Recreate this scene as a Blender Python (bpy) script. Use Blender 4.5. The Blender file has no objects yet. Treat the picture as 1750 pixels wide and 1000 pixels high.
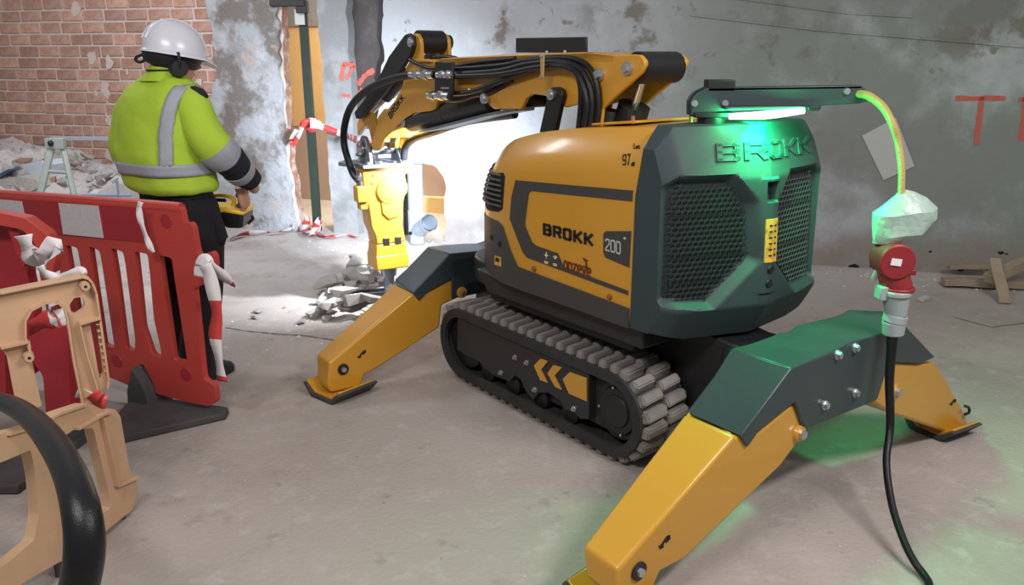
import bpy, bmesh, math, random
from mathutils import Vector, Matrix, Euler
from mathutils import noise as mnoise
SC = bpy.context.scene; COL = SC.collection
rnd = random.Random(7)
R = math.radians
# ---------------------------------------------------------------- camera, world, lamps, exposure
cd = bpy.data.cameras.new('camera'); cam = bpy.data.objects.new('camera', cd); COL.objects.link(cam)
cd.sensor_width = 36; cd.lens = 28.8; cam.location = (0, 0, 1.6); cam.rotation_euler = (R(90 - 16.3), 0, 0); cd.clip_start = .05
SC.camera = cam
SC.view_settings.view_transform = 'Standard'; SC.view_settings.look = 'None'
SC.view_settings.gamma = 1; SC.view_settings.use_curve_mapping = False; SC.view_settings.exposure = 0.0
wld = bpy.data.worlds.new('world'); SC.world = wld; wld.use_nodes = True
wld.node_tree.nodes['Background'].inputs[0].default_value = (.95, .94, .93, 1)
wld.node_tree.nodes['Background'].inputs[1].default_value = .25
def lamp(name, kind, loc, aim, energy, color=(1, 1, 1), size=1, size_y=None, parent=None, **k):
    l = bpy.data.lights.new(name, kind); l.energy = energy; l.color = color
    if kind == 'AREA':
        l.size = size
        if size_y: l.shape = 'RECTANGLE'; l.size_y = size_y
    else: l.shadow_soft_size = size
    for a, b in k.items(): setattr(l, a, b)
    o = bpy.data.objects.new(name, l); COL.objects.link(o); o.location = loc
    o.rotation_euler = (Vector(aim) - Vector(loc)).to_track_quat('-Z', 'Y').to_euler()
    return o
lamp('ceiling_light', 'AREA', (2.2, 1.2, 3.1), (.6, 3.2, 0), 88, (1, .96, .93), 1.6, .25)
lamp('ceiling_light', 'AREA', (-1.2, .6, 3.1), (-.3, 3.4, 0), 68, (1, .96, .93), 1.6, .25)
lamp('ceiling_light', 'AREA', (-2.9, 5.2, 3.1), (-2.6, 6.8, .6), 72, (.92, .95, 1), 1.5, .4)

# ---------------------------------------------------------------- helpers
def interp(t, x):
    if x <= t[0][0]: return t[0][1]
    for (a, p), (b, q) in zip(t, t[1:]):
        if x <= b: return p + (q - p) * (x - a) / (b - a)
    return t[-1][1]
ZTOP = [(-.62, 1.346), (-.459, 1.345), (-.119, 1.317), (.131, 1.285), (.329, 1.24), (.44, 1.19), (.50, 1.145), (.56, 1.09), (.63, 1.01), (.71, .92)]
def hood_w(y):
    if y < .15: return .385
    t = min((y - .15) / .56, .9999)
    return .385 * (1 - t ** 2.6) ** (1 / 2.2)
def hood_side(y, z):                       # half width of the hood at height z
    zt = interp(ZTOP, y); zs = zt - .17; w = hood_w(y)
    t = max(0, min((z - zs) / (zt - zs), 1))
    return w * (1 - .22 * t ** 1.8)
def rear_y(x, z):                          # how far the rear cover reaches back
    a = abs(x)
    y = -(.70 + .09 * (1 - a / .385)) - .125 * x - .05 * (1.15 - max(.65, min(z, 1.17)))
    if z > 1.17: y += (z - 1.17) * .40
    if z < .70: y += (.70 - z) * .55
    if a > .33: y += ((a - .33) / .055) ** 2 * (.040 if x < 0 else .008)
    return y

RO = Vector((.452, 3.564, 0)); RYAW = R(38)
RM = Matrix.Translation(RO) @ Matrix.Rotation(RYAW, 4, 'Z')
def wl(p): return RM.inverted() @ Vector(p)          # world point -> robot frame

def smooth(me, ang=35):
    for p in me.polygons: p.use_smooth = True
    try: me.set_sharp_from_angle(angle=R(ang))
    except Exception: pass
def link(name, bm, mats, parent=None, bevel=0, seg=2, ang=35, shade=True, loc=None, rz=None, recalc=True):
    if recalc: bmesh.ops.recalc_face_normals(bm, faces=bm.faces)
    me = bpy.data.meshes.new(name); bm.to_mesh(me); bm.free()
    if not isinstance(mats, (list, tuple)): mats = [mats]
    for m in mats: me.materials.append(m)
    o = bpy.data.objects.new(name, me); COL.objects.link(o)
    if parent: o.parent = parent
    if loc is not None: o.location = loc
    if rz is not None: o.rotation_euler[2] = rz
    if shade: smooth(me, ang)
    if bevel:
        b = o.modifiers.new('bevel', 'BEVEL'); b.width = bevel; b.segments = seg; b.limit_method = 'ANGLE'; b.angle_limit = R(30); b.use_clamp_overlap = True
    return o
def empty(name, loc=(0, 0, 0), rz=0):
    o = bpy.data.objects.new(name, None); COL.objects.link(o); o.location = loc; o.rotation_euler[2] = rz; o.empty_display_size = .1
    return o
def tag(o, label=None, cat=None, group=None, kind=None):
    if label: o['label'] = label
    if cat: o['category'] = cat
    if group: o['group'] = group
    if kind: o['kind'] = kind
    return o
def B(): return bmesh.new()
def poly(bm, pts, d, mi=0):
    """prism: pts = list of 3D Vectors (planar outline), d = extrusion vector"""
    pts = [Vector(p) for p in pts]; d = Vector(d)
    a = [bm.verts.new(p) for p in pts]; b = [bm.verts.new(p + d) for p in pts]
    f = [bm.faces.new(a), bm.faces.new(b[::-1])]; n = len(a)
    for i in range(n): f.append(bm.faces.new((a[i], b[i], b[(i + 1) % n], a[(i + 1) % n])))
    for q in f: q.material_index = mi
    return f
def prX(bm, yz, x0, x1, mi=0): return poly(bm, [(x0, y, z) for y, z in yz], (x1 - x0, 0, 0), mi)
def prY(bm, xz, y0, y1, mi=0): return poly(bm, [(x, y0, z) for x, z in xz], (0, y1 - y0, 0), mi)
def prZ(bm, xy, z0, z1, mi=0): return poly(bm, [(x, y, z0) for x, y in xy], (0, 0, z1 - z0), mi)
def box(bm, c, s, rot=None, mi=0):
    m = Matrix.Translation(c) @ (rot.to_matrix().to_4x4() if rot else Matrix()) @ Matrix.Diagonal((s[0], s[1], s[2], 1))
    r = bmesh.ops.create_cube(bm, size=1, matrix=m)
    for v in r['verts']:
        for f in v.link_faces: f.material_index = mi
def cyl(bm, p0, p1, r0, r1=None, seg=20, cap=True, mi=0):
    p0 = Vector(p0); p1 = Vector(p1); d = p1 - p0; r1 = r0 if r1 is None else r1
    m = Matrix.Translation((p0 + p1) / 2) @ d.to_track_quat('Z', 'Y').to_matrix().to_4x4()
    r = bmesh.ops.create_cone(bm, cap_ends=cap, segments=seg, radius1=r0, radius2=r1, depth=d.length, matrix=m)
    for v in r['verts']:
        for f in v.link_faces: f.material_index = mi
def sph(bm, c, r, seg=14, mi=0, scale=(1, 1, 1), rot=None):
    m = Matrix.Translation(c) @ (rot.to_matrix().to_4x4() if rot else Matrix()) @ Matrix.Diagonal((scale[0] * r, scale[1] * r, scale[2] * r, 1))
    q = bmesh.ops.create_uvsphere(bm, u_segments=seg, v_segments=max(6, seg // 2), radius=1, matrix=m)
    for v in q['verts']:
        for f in v.link_faces: f.material_index = mi
def catmull(pts, n=8):
    pts = [Vector(p) for p in pts]; P = [pts[0] * 2 - pts[1]] + pts + [pts[-1] * 2 - pts[-2]]; out = []
    for i in range(1, len(P) - 2):
        for k in range(n):
            t = k / n; a, b, c, d = P[i - 1:i + 3]
            out.append(.5 * ((2 * b) + (c - a) * t + (2 * a - 5 * b + 4 * c - d) * t * t + (3 * b - a - 3 * c + d) * t ** 3))
    out.append(pts[-1]); return out
def tube(bm, pts, r, seg=10, n=8, flat=1, mi=0, up=(0, 0, 1)):
    """tube along a smooth path; r a number or a list over the control points"""
    rr = r if isinstance(r, (list, tuple)) else [r] * len(pts)
    Q = catmull(pts, n); rad = []
    for i in range(len(Q)):
        f = i / n; k = min(int(f), len(rr) - 2); rad.append(rr[k] + (rr[k + 1] - rr[k]) * (f - k))
    rings = []; T0 = None; N = None
    for i, p in enumerate(Q):
        t = (Q[min(i + 1, len(Q) - 1)] - Q[max(i - 1, 0)]).normalized()
        if N is None:
            N = t.cross(Vector(up)); N = (t.cross(Vector((1, 0, 0))) if N.length < .1 else N).normalized()
        else: N = (N - t * N.dot(t)).normalized()
        M = t.cross(N)
        rings.append([bm.verts.new(p + (N * math.cos(2 * math.pi * j / seg) * flat + M * math.sin(2 * math.pi * j / seg)) * rad[i]) for j in range(seg)])
    for a, b in zip(rings, rings[1:]):
        for j in range(seg): bm.faces.new((a[j], a[(j + 1) % seg], b[(j + 1) % seg], b[j])).material_index = mi
    bm.faces.new(rings[0][::-1]).material_index = mi; bm.faces.new(rings[-1]).material_index = mi
def loft(bm, rings, mi=0, cap=True):
    V = [[bm.verts.new(p) for p in r] for r in rings]; n = len(V[0])
    for a, b in zip(V, V[1:]):
        for j in range(n): bm.faces.new((a[j], a[(j + 1) % n], b[(j + 1) % n], b[j])).material_index = mi
    if cap: bm.faces.new(V[0][::-1]).material_index = mi; bm.faces.new(V[-1]).material_index = mi
def ell(c, rx, ry, ax=(1, 0, 0), ay=(0, 1, 0), n=24, e=2.0):
    c = Vector(c); ax = Vector(ax); ay = Vector(ay); o = []
    for i in range(n):
        a = 2 * math.pi * i / n; x = math.cos(a); y = math.sin(a)
        x = math.copysign(abs(x) ** (2 / e), x); y = math.copysign(abs(y) ** (2 / e), y)
        o.append(c + ax * rx * x + ay * ry * y)
    return o
def bolt(bm, p, axis, r, h=.012, mi=0):
    p = Vector(p); a = Vector(axis).normalized()
    cyl(bm, p, p + a * h * .35, r * 1.35, seg=16, mi=mi); cyl(bm, p + a * h * .3, p + a * h, r, r * .93, seg=6, mi=mi)
def ragged(pts, step, amp, seed=0, keep=()):
    """break the edges of an outline into an uneven line; edges whose index is in keep stay straight"""
    q = random.Random(seed); out = []; n = len(pts)
    for i in range(n):
        a = Vector(pts[i]).to_2d(); b = Vector(pts[(i + 1) % n]).to_2d(); out.append(tuple(a))
        if i in keep: continue
        m = int((b - a).length / step); nn = Vector((-(b - a).y, (b - a).x)).normalized()
        for k in range(1, m): out.append(tuple(a.lerp(b, k / m) + nn * q.uniform(-amp, amp)))
    return out
def wrapp(bm, outline, fn, off, th, step=.03, mi=0, uvfn=None):
    """a flat outline (u,v) cut finely, laid on a surface fn(u,v,offset) and given thickness th"""
    t = bmesh.new(); vs = [t.verts.new((u, v, 0)) for u, v in outline]
    try: t.faces.new(vs).normal_update()
    except ValueError: t.free(); return
    bmesh.ops.triangulate(t, faces=t.faces[:])
    us = [p[0] for p in outline]; vv = [p[1] for p in outline]
    if step:
        for k in range(math.floor(min(us) / step), math.ceil(max(us) / step) + 1):
            bmesh.ops.bisect_plane(t, geom=t.verts[:] + t.edges[:] + t.faces[:], plane_co=(k * step, 0, 0), plane_no=(1, 0, 0))
        for k in range(math.floor(min(vv) / step), math.ceil(max(vv) / step) + 1):
            bmesh.ops.bisect_plane(t, geom=t.verts[:] + t.edges[:] + t.faces[:], plane_co=(0, k * step, 0), plane_no=(0, 1, 0))
    t.verts.index_update()
    lo = [bm.verts.new(fn(v.co.x, v.co.y, off)) for v in t.verts]; hi = [bm.verts.new(fn(v.co.x, v.co.y, off + th)) for v in t.verts]
    for f in t.faces:
        try: bm.faces.new([hi[v.index] for v in f.verts]).material_index = mi
        except ValueError: pass
    for e in t.edges:
        if len(e.link_faces) == 1:
            a, b = e.verts[0].index, e.verts[1].index
            try: bm.faces.new((lo[a], lo[b], hi[b], hi[a])).material_index = mi
            except ValueError: pass
    t.free()
# lettering built from strokes: every glyph on a 4 x 6 grid
G = {'B': [[(0, 0), (0, 6), (3.3, 6), (3.9, 5.3), (3.9, 3.7), (3.2, 3), (4, 2.4), (4, .6), (3.4, 0), (0, 0)], [(0, 3), (3.2, 3)]],
     'R': [[(0, 0), (0, 6), (3.4, 6), (4, 5.4), (4, 3.4), (3.4, 2.8), (0, 2.8)], [(2.6, 2.8), (4, 0)]],
     'O': [[(.6, 0), (3.4, 0), (4, .6), (4, 5.4), (3.4, 6), (.6, 6), (0, 5.4), (0, .6), (.6, 0)]],
     'K': [[(0, 0), (0, 6)], [(4, 6), (1.2, 3.1), (4, 0)], [(0, 3.1), (1.2, 3.1)]],
     '2': [[(0, 5), (.6, 6), (3.4, 6), (4, 5.3), (4, 3.8), (0, .6), (0, 0), (4, 0)]],
     '0': [[(.6, 0), (3.4, 0), (4, .7), (4, 5.3), (3.4, 6), (.6, 6), (0, 5.3), (0, .7), (.6, 0)]],
     '9': [[(.4, 0), (3.3, 0), (4, .7), (4, 5.3), (3.4, 6), (.6, 6), (0, 5.3), (0, 3.3), (.6, 2.7), (4, 2.7)]],
     '7': [[(0, 6), (4, 6), (1.4, 0)]], '+': [[(2, 4), (2, 6)], [(1, 5), (3, 5)]],
     'a': [[(4, 0), (4, 3), (3.2, 4), (.8, 4), (0, 3), (0, 1), (.8, 0), (3.2, 0), (4, 1)]],
     'n': [[(0, 0), (0, 4)], [(0, 3), (1, 4), (3, 4), (4, 3), (4, 0)]], 'z': [[(0, 4), (4, 4), (0, 0), (4, 0)]],
     'e': [[(0, 2), (4, 2), (4, 3), (3.2, 4), (.8, 4), (0, 3), (0, 1), (.8, 0), (3.6, 0)]], 'v': [[(0, 4), (2, 0), (4, 4)]],
     'L': [[(0, 6), (0, 0), (3.5, 0)]], 'w': [[(0, 3), (1, 0), (2, 3), (3, 0), (4, 3)]], 'd': [[(4, 6), (4, 0), (0, 0), (0, 3.5), (4, 3.5)]],
     'T': [[(0, 6), (4, 6)], [(2, 6), (2, 0)]], '~': [[(.6, .7), (1.2, 0), (1.9, .6), (1.5, 1.6), (3, 5.2), (3.8, 5.8), (4, 4.6), (3.1, 3.0)]]}
def strokes(text, th=1.0, gap=1.1, wid=None):
    """-> list of quads in a unit box (0..1, 0..1)"""
    out = []; x = 0
    for ch in text:
        if ch == ' ': x += 4; continue
        for st in G[ch]:
            for k, (a, b) in enumerate(zip(st, st[1:])):
                a = Vector(a); b = Vector(b); d = (b - a).normalized(); n = Vector((-d.y, d.x)) * th / 2; e = d * th * .42
                out.append([(x + p.x, p.y) for p in (a - e - n, b + e - n, b + e + n, a - e + n)])
        x += 4 + th + gap
    W_ = x - gap
    return [[((px + th / 2) / (W_), (py + th / 2) / (6 + th)) for px, py in q] for q in out]
def text_quads(text, TL, TR, BR, BL, th=1.0, gap=1.1):
    TL, TR, BR, BL = [Vector(p) for p in (TL, TR, BR, BL)]
    return [[tuple((BL.lerp(BR, u)).lerp(TL.lerp(TR, u), v)) for u, v in q] for q in strokes(text, th, gap)]

# ---------------------------------------------------------------- materials
def mat(name, c, rough=.5, metal=0, c2=None, scale=8, c2amt=.5, bump=0, bscale=40, spec=.5, emit=None, est=0, alpha=1, trans=0, contrast=None, coat=0):
    m = bpy.data.materials.new(name); m.use_nodes = True; nt = m.node_tree; b = nt.nodes['Principled BSDF']
    b.inputs['Base Color'].default_value = (*c, 1); b.inputs['Roughness'].default_value = rough; b.inputs['Metallic'].default_value = metal
    b.inputs['Specular IOR Level'].default_value = spec
    if coat: b.inputs['Coat Weight'].default_value = coat; b.inputs['Coat Roughness'].default_value = .12
    if trans: b.inputs['Transmission Weight'].default_value = trans
    if alpha < 1: b.inputs['Alpha'].default_value = alpha
    if emit: b.inputs['Emission Color'].default_value = (*emit, 1); b.inputs['Emission Strength'].default_value = est
    tc = nt.nodes.new('ShaderNodeTexCoord')
    if c2:
        n = nt.nodes.new('ShaderNodeTexNoise'); n.inputs['Scale'].default_value = scale; n.inputs['Detail'].default_value = 6; n.inputs['Roughness'].default_value = .6
        nt.links.new(tc.outputs['Object'], n.inputs['Vector'])
        r = nt.nodes.new('ShaderNodeMapRange'); lo, hi = contrast or (.35, .65)
        r.inputs[1].default_value = lo; r.inputs[2].default_value = hi; r.inputs[3].default_value = 0; r.inputs[4].default_value = c2amt
        nt.links.new(n.outputs[0], r.inputs[0])
        x = nt.nodes.new('ShaderNodeMix'); x.data_type = 'RGBA'; x.inputs[6].default_value = (*c, 1); x.inputs[7].default_value = (*c2, 1)
        nt.links.new(r.outputs[0], x.inputs[0]); nt.links.new(x.outputs[2], b.inputs['Base Color'])
    if bump:
        n = nt.nodes.new('ShaderNodeTexNoise'); n.inputs['Scale'].default_value = bscale; n.inputs['Detail'].default_value = 5
        nt.links.new(tc.outputs['Object'], n.inputs['Vector'])
        u = nt.nodes.new('ShaderNodeBump'); u.inputs['Strength'].default_value = bump; u.inputs['Distance'].default_value = .01
        nt.links.new(n.outputs[0], u.inputs['Height']); nt.links.new(u.outputs[0], b.inputs['Normal'])
    return m
def layered(name, base, layers, rough=.9, bump=.4, bscale=25, dist=.01):
    """base colour with noise-shaped patches: (colour, scale, lo, hi, amount[, z_lo, z_hi[, seed]]) - patches can be limited by height"""
    m = bpy.data.materials.new(name); m.use_nodes = True; nt = m.node_tree; b = nt.nodes['Principled BSDF']; L = nt.links.new
    b.inputs['Roughness'].default_value = rough; b.inputs['Specular IOR Level'].default_value = .25
    g = nt.nodes.new('ShaderNodeNewGeometry'); sx = nt.nodes.new('ShaderNodeSeparateXYZ'); L(g.outputs['Position'], sx.inputs[0])
    prev = None
    for i, ly in enumerate(layers):
        col, sc, lo, hi, amt = ly[:5]
        n = nt.nodes.new('ShaderNodeTexNoise'); n.noise_dimensions = '4D'; n.inputs['W'].default_value = i * 3.7 + 1; n.inputs['Scale'].default_value = sc; n.inputs['Detail'].default_value = 8; n.inputs['Roughness'].default_value = .62
        L(g.outputs['Position'], n.inputs['Vector'])
        r = nt.nodes.new('ShaderNodeMapRange'); r.inputs[1].default_value = lo; r.inputs[2].default_value = hi; r.inputs[4].default_value = amt; r.interpolation_type = 'SMOOTHSTEP'
        L(n.outputs[0], r.inputs[0]); fac = r.outputs[0]
        for axis, (a0, a1) in (ly[5] if len(ly) > 5 else {}).items():
            q = nt.nodes.new('ShaderNodeMapRange'); q.inputs[1].default_value = a0; q.inputs[2].default_value = a1; q.interpolation_type = 'SMOOTHSTEP'
            L(sx.outputs['XYZ'.index(axis)], q.inputs[0]); k = nt.nodes.new('ShaderNodeMath'); k.operation = 'MULTIPLY'; L(fac, k.inputs[0]); L(q.outputs[0], k.inputs[1]); fac = k.outputs[0]
        x = nt.nodes.new('ShaderNodeMix'); x.data_type = 'RGBA'; x.inputs[7].default_value = (*col, 1); x.inputs[6].default_value = (*base, 1)
        if prev: L(prev, x.inputs[6])
        L(fac, x.inputs[0]); prev = x.outputs[2]
    L(prev, b.inputs['Base Color'])
    n = nt.nodes.new('ShaderNodeTexNoise'); n.inputs['Scale'].default_value = bscale; n.inputs['Detail'].default_value = 8
    L(g.outputs['Position'], n.inputs['Vector']); u = nt.nodes.new('ShaderNodeBump'); u.inputs['Strength'].default_value = bump; u.inputs['Distance'].default_value = dist
    L(n.outputs[0], u.inputs['Height']); L(u.outputs[0], b.inputs['Normal'])
    return m
M = dict(
    yellow=mat('yellow_paint', (.58, .285, .026), .33, c2=(.53, .25, .026), scale=3, coat=.4, bump=.03, bscale=150),
    dark=mat('dark_plastic', (.027, .046, .052), .62, c2=(.024, .040, .045), scale=6, bump=.08, bscale=200),
    steelpaint=mat('dark_paint', (.034, .052, .058), .38, c2=(.026, .040, .046), scale=4, bump=.05, bscale=90),
    grey=mat('grey_decal', (.045, .045, .043), .5),
    frame=mat('frame_paint', (.024, .025, .027), .5, c2=(.022, .022, .024), scale=10),
    black=mat('black_paint', (.010, .010, .012), .45),
    void=mat('deep_black', (.004, .004, .005), .8),
    rubber=mat('track_rubber', (.018, .018, .018), .75, c2=(.04, .038, .036), scale=12, bump=.2),
    lug=mat('dusty_rubber', (.24, .22, .205), .85, c2=(.13, .12, .11), scale=20, bump=.3, bscale=60),
    hose=mat('hose_rubber', (.010, .010, .012), .34, spec=.3, bump=.15, bscale=300),
    chrome=mat('chrome', (.62, .63, .65), .25, 1),
    bolt=mat('bolt_steel', (.55, .57, .6), .35, .9),
    steel=mat('steel', (.30, .34, .38), .4, .8, c2=(.2, .22, .25), scale=15),
    brass=mat('copper_fitting', (.5, .27, .12), .35, .8),
    ink=mat('black_ink', (.008, .008, .008), .6), white=mat('white_ink', (.55, .56, .56), .5),
    pale=mat('pale_print', (.8, .72, .4), .5), maroon=mat('maroon_ink', (.14, .03, .012), .5),
    redink=mat('red_ink', (.45, .06, .02), .5), label=mat('yellow_label', (.70, .38, .05), .5, c2=(.2, .12, .02), scale=50, c2amt=.6, contrast=(.5, .6)),
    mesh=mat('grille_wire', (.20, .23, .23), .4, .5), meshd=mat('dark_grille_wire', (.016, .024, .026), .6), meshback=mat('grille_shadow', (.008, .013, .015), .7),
    led=mat('green_led', (.2, 1, .5), .4, emit=(.06, 1.0, .30), est=150),
    floor=layered('dusty_concrete', (.37, .325, .30), [((.25, .215, .20), .9, .45, .70, .7), ((.43, .385, .36), 2.2, .5, .72, .6), ((.17, .15, .145), 3.3, .60, .72, .5), ((.56, .525, .51), 1.3, .32, .52, .85, {'Y': (4.6, 6.3)}), ((.20, .165, .15), 6, .60, .70, .55), ((.10, .085, .08), 24, .66, .72, .6), ((.44, .40, .385), 11, .52, .66, .5)], .93, .5, 45),
    brick=mat('red_brick', (.46, .23, .165), .9, c2=(.60, .40, .33), scale=14, c2amt=.8, bump=.5, bscale=50),
    mortar=layered('pale_mortar', (.62, .52, .47), [((.5, .40, .35), 8, .5, .7, .6), ((.72, .66, .62), 3, .5, .65, .7)], .95, .5, 60),
    brokenedge=layered('broken_brick_edge', (.34, .20, .15), [((.50, .40, .34), 9, .48, .58, .9), ((.16, .10, .08), 7, .55, .65, .8)], .95, .8, 30, .02),
    plaster=layered('white_plaster', (.47, .49, .53), [((.36, .37, .40), 1.6, .42, .65, .8), ((.56, .58, .61), 4, .52, .7, .5), ((.17, .135, .11), 2.3, .545, .62, .85, {'Z': (1.25, 1.75)}), ((.155, .125, .105), 9, .60, .66, .7, {'Z': (.9, 1.5)}), ((.215, .23, .21), .9, .36, .53, .85, {'X': (.3, 2.0)}), ((.125, .12, .10), 2.9, .52, .62, .75, {'X': (.3, .9), 'Y': (6.15, 6.45), 'Z': (.9, 1.3)}), ((.10, .09, .08), 30, .70, .73, .8), ((.27, .225, .20), 2.2, .30, .55, .8, {'Z': (.42, .12)})], .92, .45, 18),  # grey-green layer paints green light and falloff into the wall's right side
    oldplaster=layered('stained_plaster', (.40, .42, .455), [((.50, .52, .56), 4, .5, .62, .8), ((.30, .29, .29), 3.2, .48, .62, .8), ((.17, .14, .12), 2.6, .50, .60, .85), ((.08, .065, .06), 26, .68, .72, .8), ((.52, .40, .33), 3, .56, .6, .6)], .93, .6, 22, .02),
    pillar=layered('grey_render', (.27, .28, .29), [((.36, .37, .385), 3.5, .5, .65, .8), ((.17, .17, .17), 2.4, .55, .7, .7), ((.55, .56, .57), 22, .68, .73, .6)], .9, .5, 20),
    recess=layered('shaded_stained_render', (.085, .075, .075), [((.14, .13, .13), 4, .5, .7, .8), ((.045, .04, .04), 2, .5, .7, .7)], .9, .5, 20),  # recess shadow painted into the dark colours, together with stains
    backroom=layered('warm_backroom_wall', (.78, .53, .25), [((.55, .36, .15), 2, .5, .7, .5)], .9, .1),
    backlow=layered('pale_backroom_render', (.52, .40, .34), [((.42, .33, .28), 2, .5, .7, .6)], .9, .1),
    redpaint=mat('red_spray_paint', (.62, .10, .07), .8, c2=(.45, .16, .13), scale=20, c2amt=.8),
    redplastic=mat('red_plastic', (.47, .045, .035), .48, c2=(.40, .06, .05), scale=5, bump=.08, bscale=60),
    redplastic2=mat('crimson_plastic', (.34, .018, .028), .5, c2=(.26, .02, .03), scale=5, bump=.08, bscale=60),
    reflective=mat('reflective_sheet', (.55, .52, .54), .45, c2=(.45, .43, .45), scale=60, bump=.2, bscale=250),
    tan=mat('tan_plastic', (.58, .37, .22), .6, c2=(.46, .28, .19), scale=7, bump=.06),
    blackrub=mat('black_rubber_foot', (.045, .043, .045), .85, c2=(.09, .085, .085), scale=6, bump=.3),
    tapew=mat('tape_white', (.72, .68, .70), .45), taper=mat('tape_red', (.55, .05, .05), .4),
    pvc=mat('grey_pvc', (.36, .42, .50), .4), green=mat('green_steel', (.008, .022, .015), .5, c2=(.014, .03, .022), scale=9),
    debris=mat('grey_rubble', (.50, .47, .44), .95, c2=(.36, .33, .31), scale=12, bump=.7, bscale=40),
    debris2=mat('pale_rubble', (.58, .55, .54), .95, c2=(.42, .38, .36), scale=10, bump=.7, bscale=40),
    debris3=mat('brick_rubble', (.42, .22, .16), .95, c2=(.5, .36, .3), scale=10, bump=.7, bscale=40),
    wood=mat('old_wood', (.36, .27, .20), .85, c2=(.24, .17, .13), scale=9, bump=.4),
    hivis=mat('hi_vis_fabric', (.40, .58, .04), .85, c2=(.35, .50, .035), scale=6, bump=.5, bscale=14),
    navy=mat('navy_fabric', (.010, .012, .022), .9, c2=(.016, .018, .03), scale=8, bump=.5, bscale=14),
    trousers=mat('black_trousers', (.007, .007, .010), .95, bump=.5, bscale=12),
    tapegrey=mat('reflective_tape', (.34, .36, .42), .5, c2=(.29, .31, .36), scale=60, bump=.15, bscale=200),
    skin=mat('skin', (.52, .29, .20), .55, c2=(.45, .22, .15), scale=14), hair=mat('hair', (.03, .022, .018), .8),
    helmet=mat('white_shell', (.66, .66, .74), .25), muff=mat('black_foam', (.012, .012, .016), .6),
    yplastic=mat('yellow_casing', (.85, .55, .04), .35), paper=mat('white_paper', (.50, .52, .50), .7),
    bag=mat('frosted_plastic', (.42, .56, .49), .35, c2=(.52, .64, .58), scale=9, bump=.6, bscale=30, trans=.25),  # green tint paints the light bar's glow into the plastic
    plugred=mat('red_plug', (.24, .018, .024), .45), pluggrey=mat('grey_plug', (.30, .34, .35), .45), sleeve=mat('braided_sleeve', (.40, .26, .09), .6, c2=(.45, .28, .08), scale=90, contrast=(.45, .55), bump=.4, bscale=200),
    trestle=mat('worn_green_steel', (.30, .36, .32), .5, c2=(.42, .44, .42), scale=12), blue=mat('faded_blue_steel', (.20, .30, .40), .5),
    sheet=mat('white_board', (.62, .68, .76), .6, c2=(.5, .55, .62), scale=5), navyb=mat('navy_board', (.05, .09, .18), .6),
)
nt = M['brick'].node_tree                        # every brick its own shade
oi = nt.nodes.new('ShaderNodeObjectInfo'); hs = nt.nodes.new('ShaderNodeHueSaturation'); mr = nt.nodes.new('ShaderNodeMapRange')
mr.inputs[3].default_value = .72; mr.inputs[4].default_value = 1.12
nt.links.new(oi.outputs['Random'], mr.inputs[0]); nt.links.new(mr.outputs[0], hs.inputs['Value'])
src = nt.nodes['Principled BSDF'].inputs['Base Color'].links[0].from_socket
nt.links.new(src, hs.inputs['Color']); nt.links.new(hs.outputs[0], nt.nodes['Principled BSDF'].inputs['Base Color'])

# ---------------------------------------------------------------- the room
bm = B(); prZ(bm, [(-7, -2), (9, -2), (9, 11.5), (-7, 11.5)], -.12, 0)
tag(link('floor', bm, M['floor'], shade=False), kind='structure')
WDIR = Vector((.961, -.277, 0)).normalized(); WN = Vector((-WDIR.y, WDIR.x, 0)); W0 = Vector((0, 6.93, 0))
def wp(s, z, d=0): return W0 + WDIR * s + WN * d + Vector((0, 0, z))          # d > 0 goes into the wall
def wallprism(bm, sz, d0, d1, mi=0): return poly(bm, [wp(s, z, d0) for s, z in sz], WN * (d1 - d0), mi)
WT = 2.9
# corner points of the openings in wall coordinates
p_ = [(-2.840, 1.033), (-2.076, 1.750), (-2.108, 1.048), (-2.107, 0.575), (-2.039, 0.089), (-1.121, 1.932), (-1.144, 1.459), (-1.246, 1.065), (-0.611, -0.043), (-0.611, 0.428), (-0.622, 0.606), (-0.740, 0.667), (-0.931, 0.670), (-1.182, 0.661), (-1.704, 1.939), (-1.441, 1.555)]
sL = p_[0][0]; sO = p_[1][0]
# left part: brick backing with a broken right end
bm = B()
wallprism(bm, ragged([(-5.5, 0), (p_[4][0], 0), (p_[3][0], p_[3][1]), (p_[2][0], p_[2][1]), (p_[1][0], 2.1), (p_[1][0], WT), (-5.5, WT)], .07, .015, 3, keep=(0, 4, 5, 6)), 0, .10)
for f in bm.faces:
    f.normal_update()
    if abs(f.normal.dot(WDIR)) > .45: f.material_index = 1
wall_l = tag(link('wall_brick_left', bm, [M['mortar'], M['brokenedge']], shade=False), kind='structure')
bm = B()
wallprism(bm, ragged([(p_[4][0] - .02, 0), (p_[3][0] - .01, p_[3][1]), (p_[2][0] - .02, p_[2][1]), (p_[1][0] - .03, 2.1), (p_[1][0] - .02, WT), (sL - .12, WT), (sL - .10, 2.25), (sL + .02, 2.1), (sL + .07, 1.75), (sL + .05, 1.35), (sL - .12, 1.0), (sL - .25, .6), (sL - .3, 0)], .06, .022, 5, keep=(4, 12)), -.035, .01)
link('plaster_layer', bm, M['oldplaster'], wall_l, shade=False)
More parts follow.
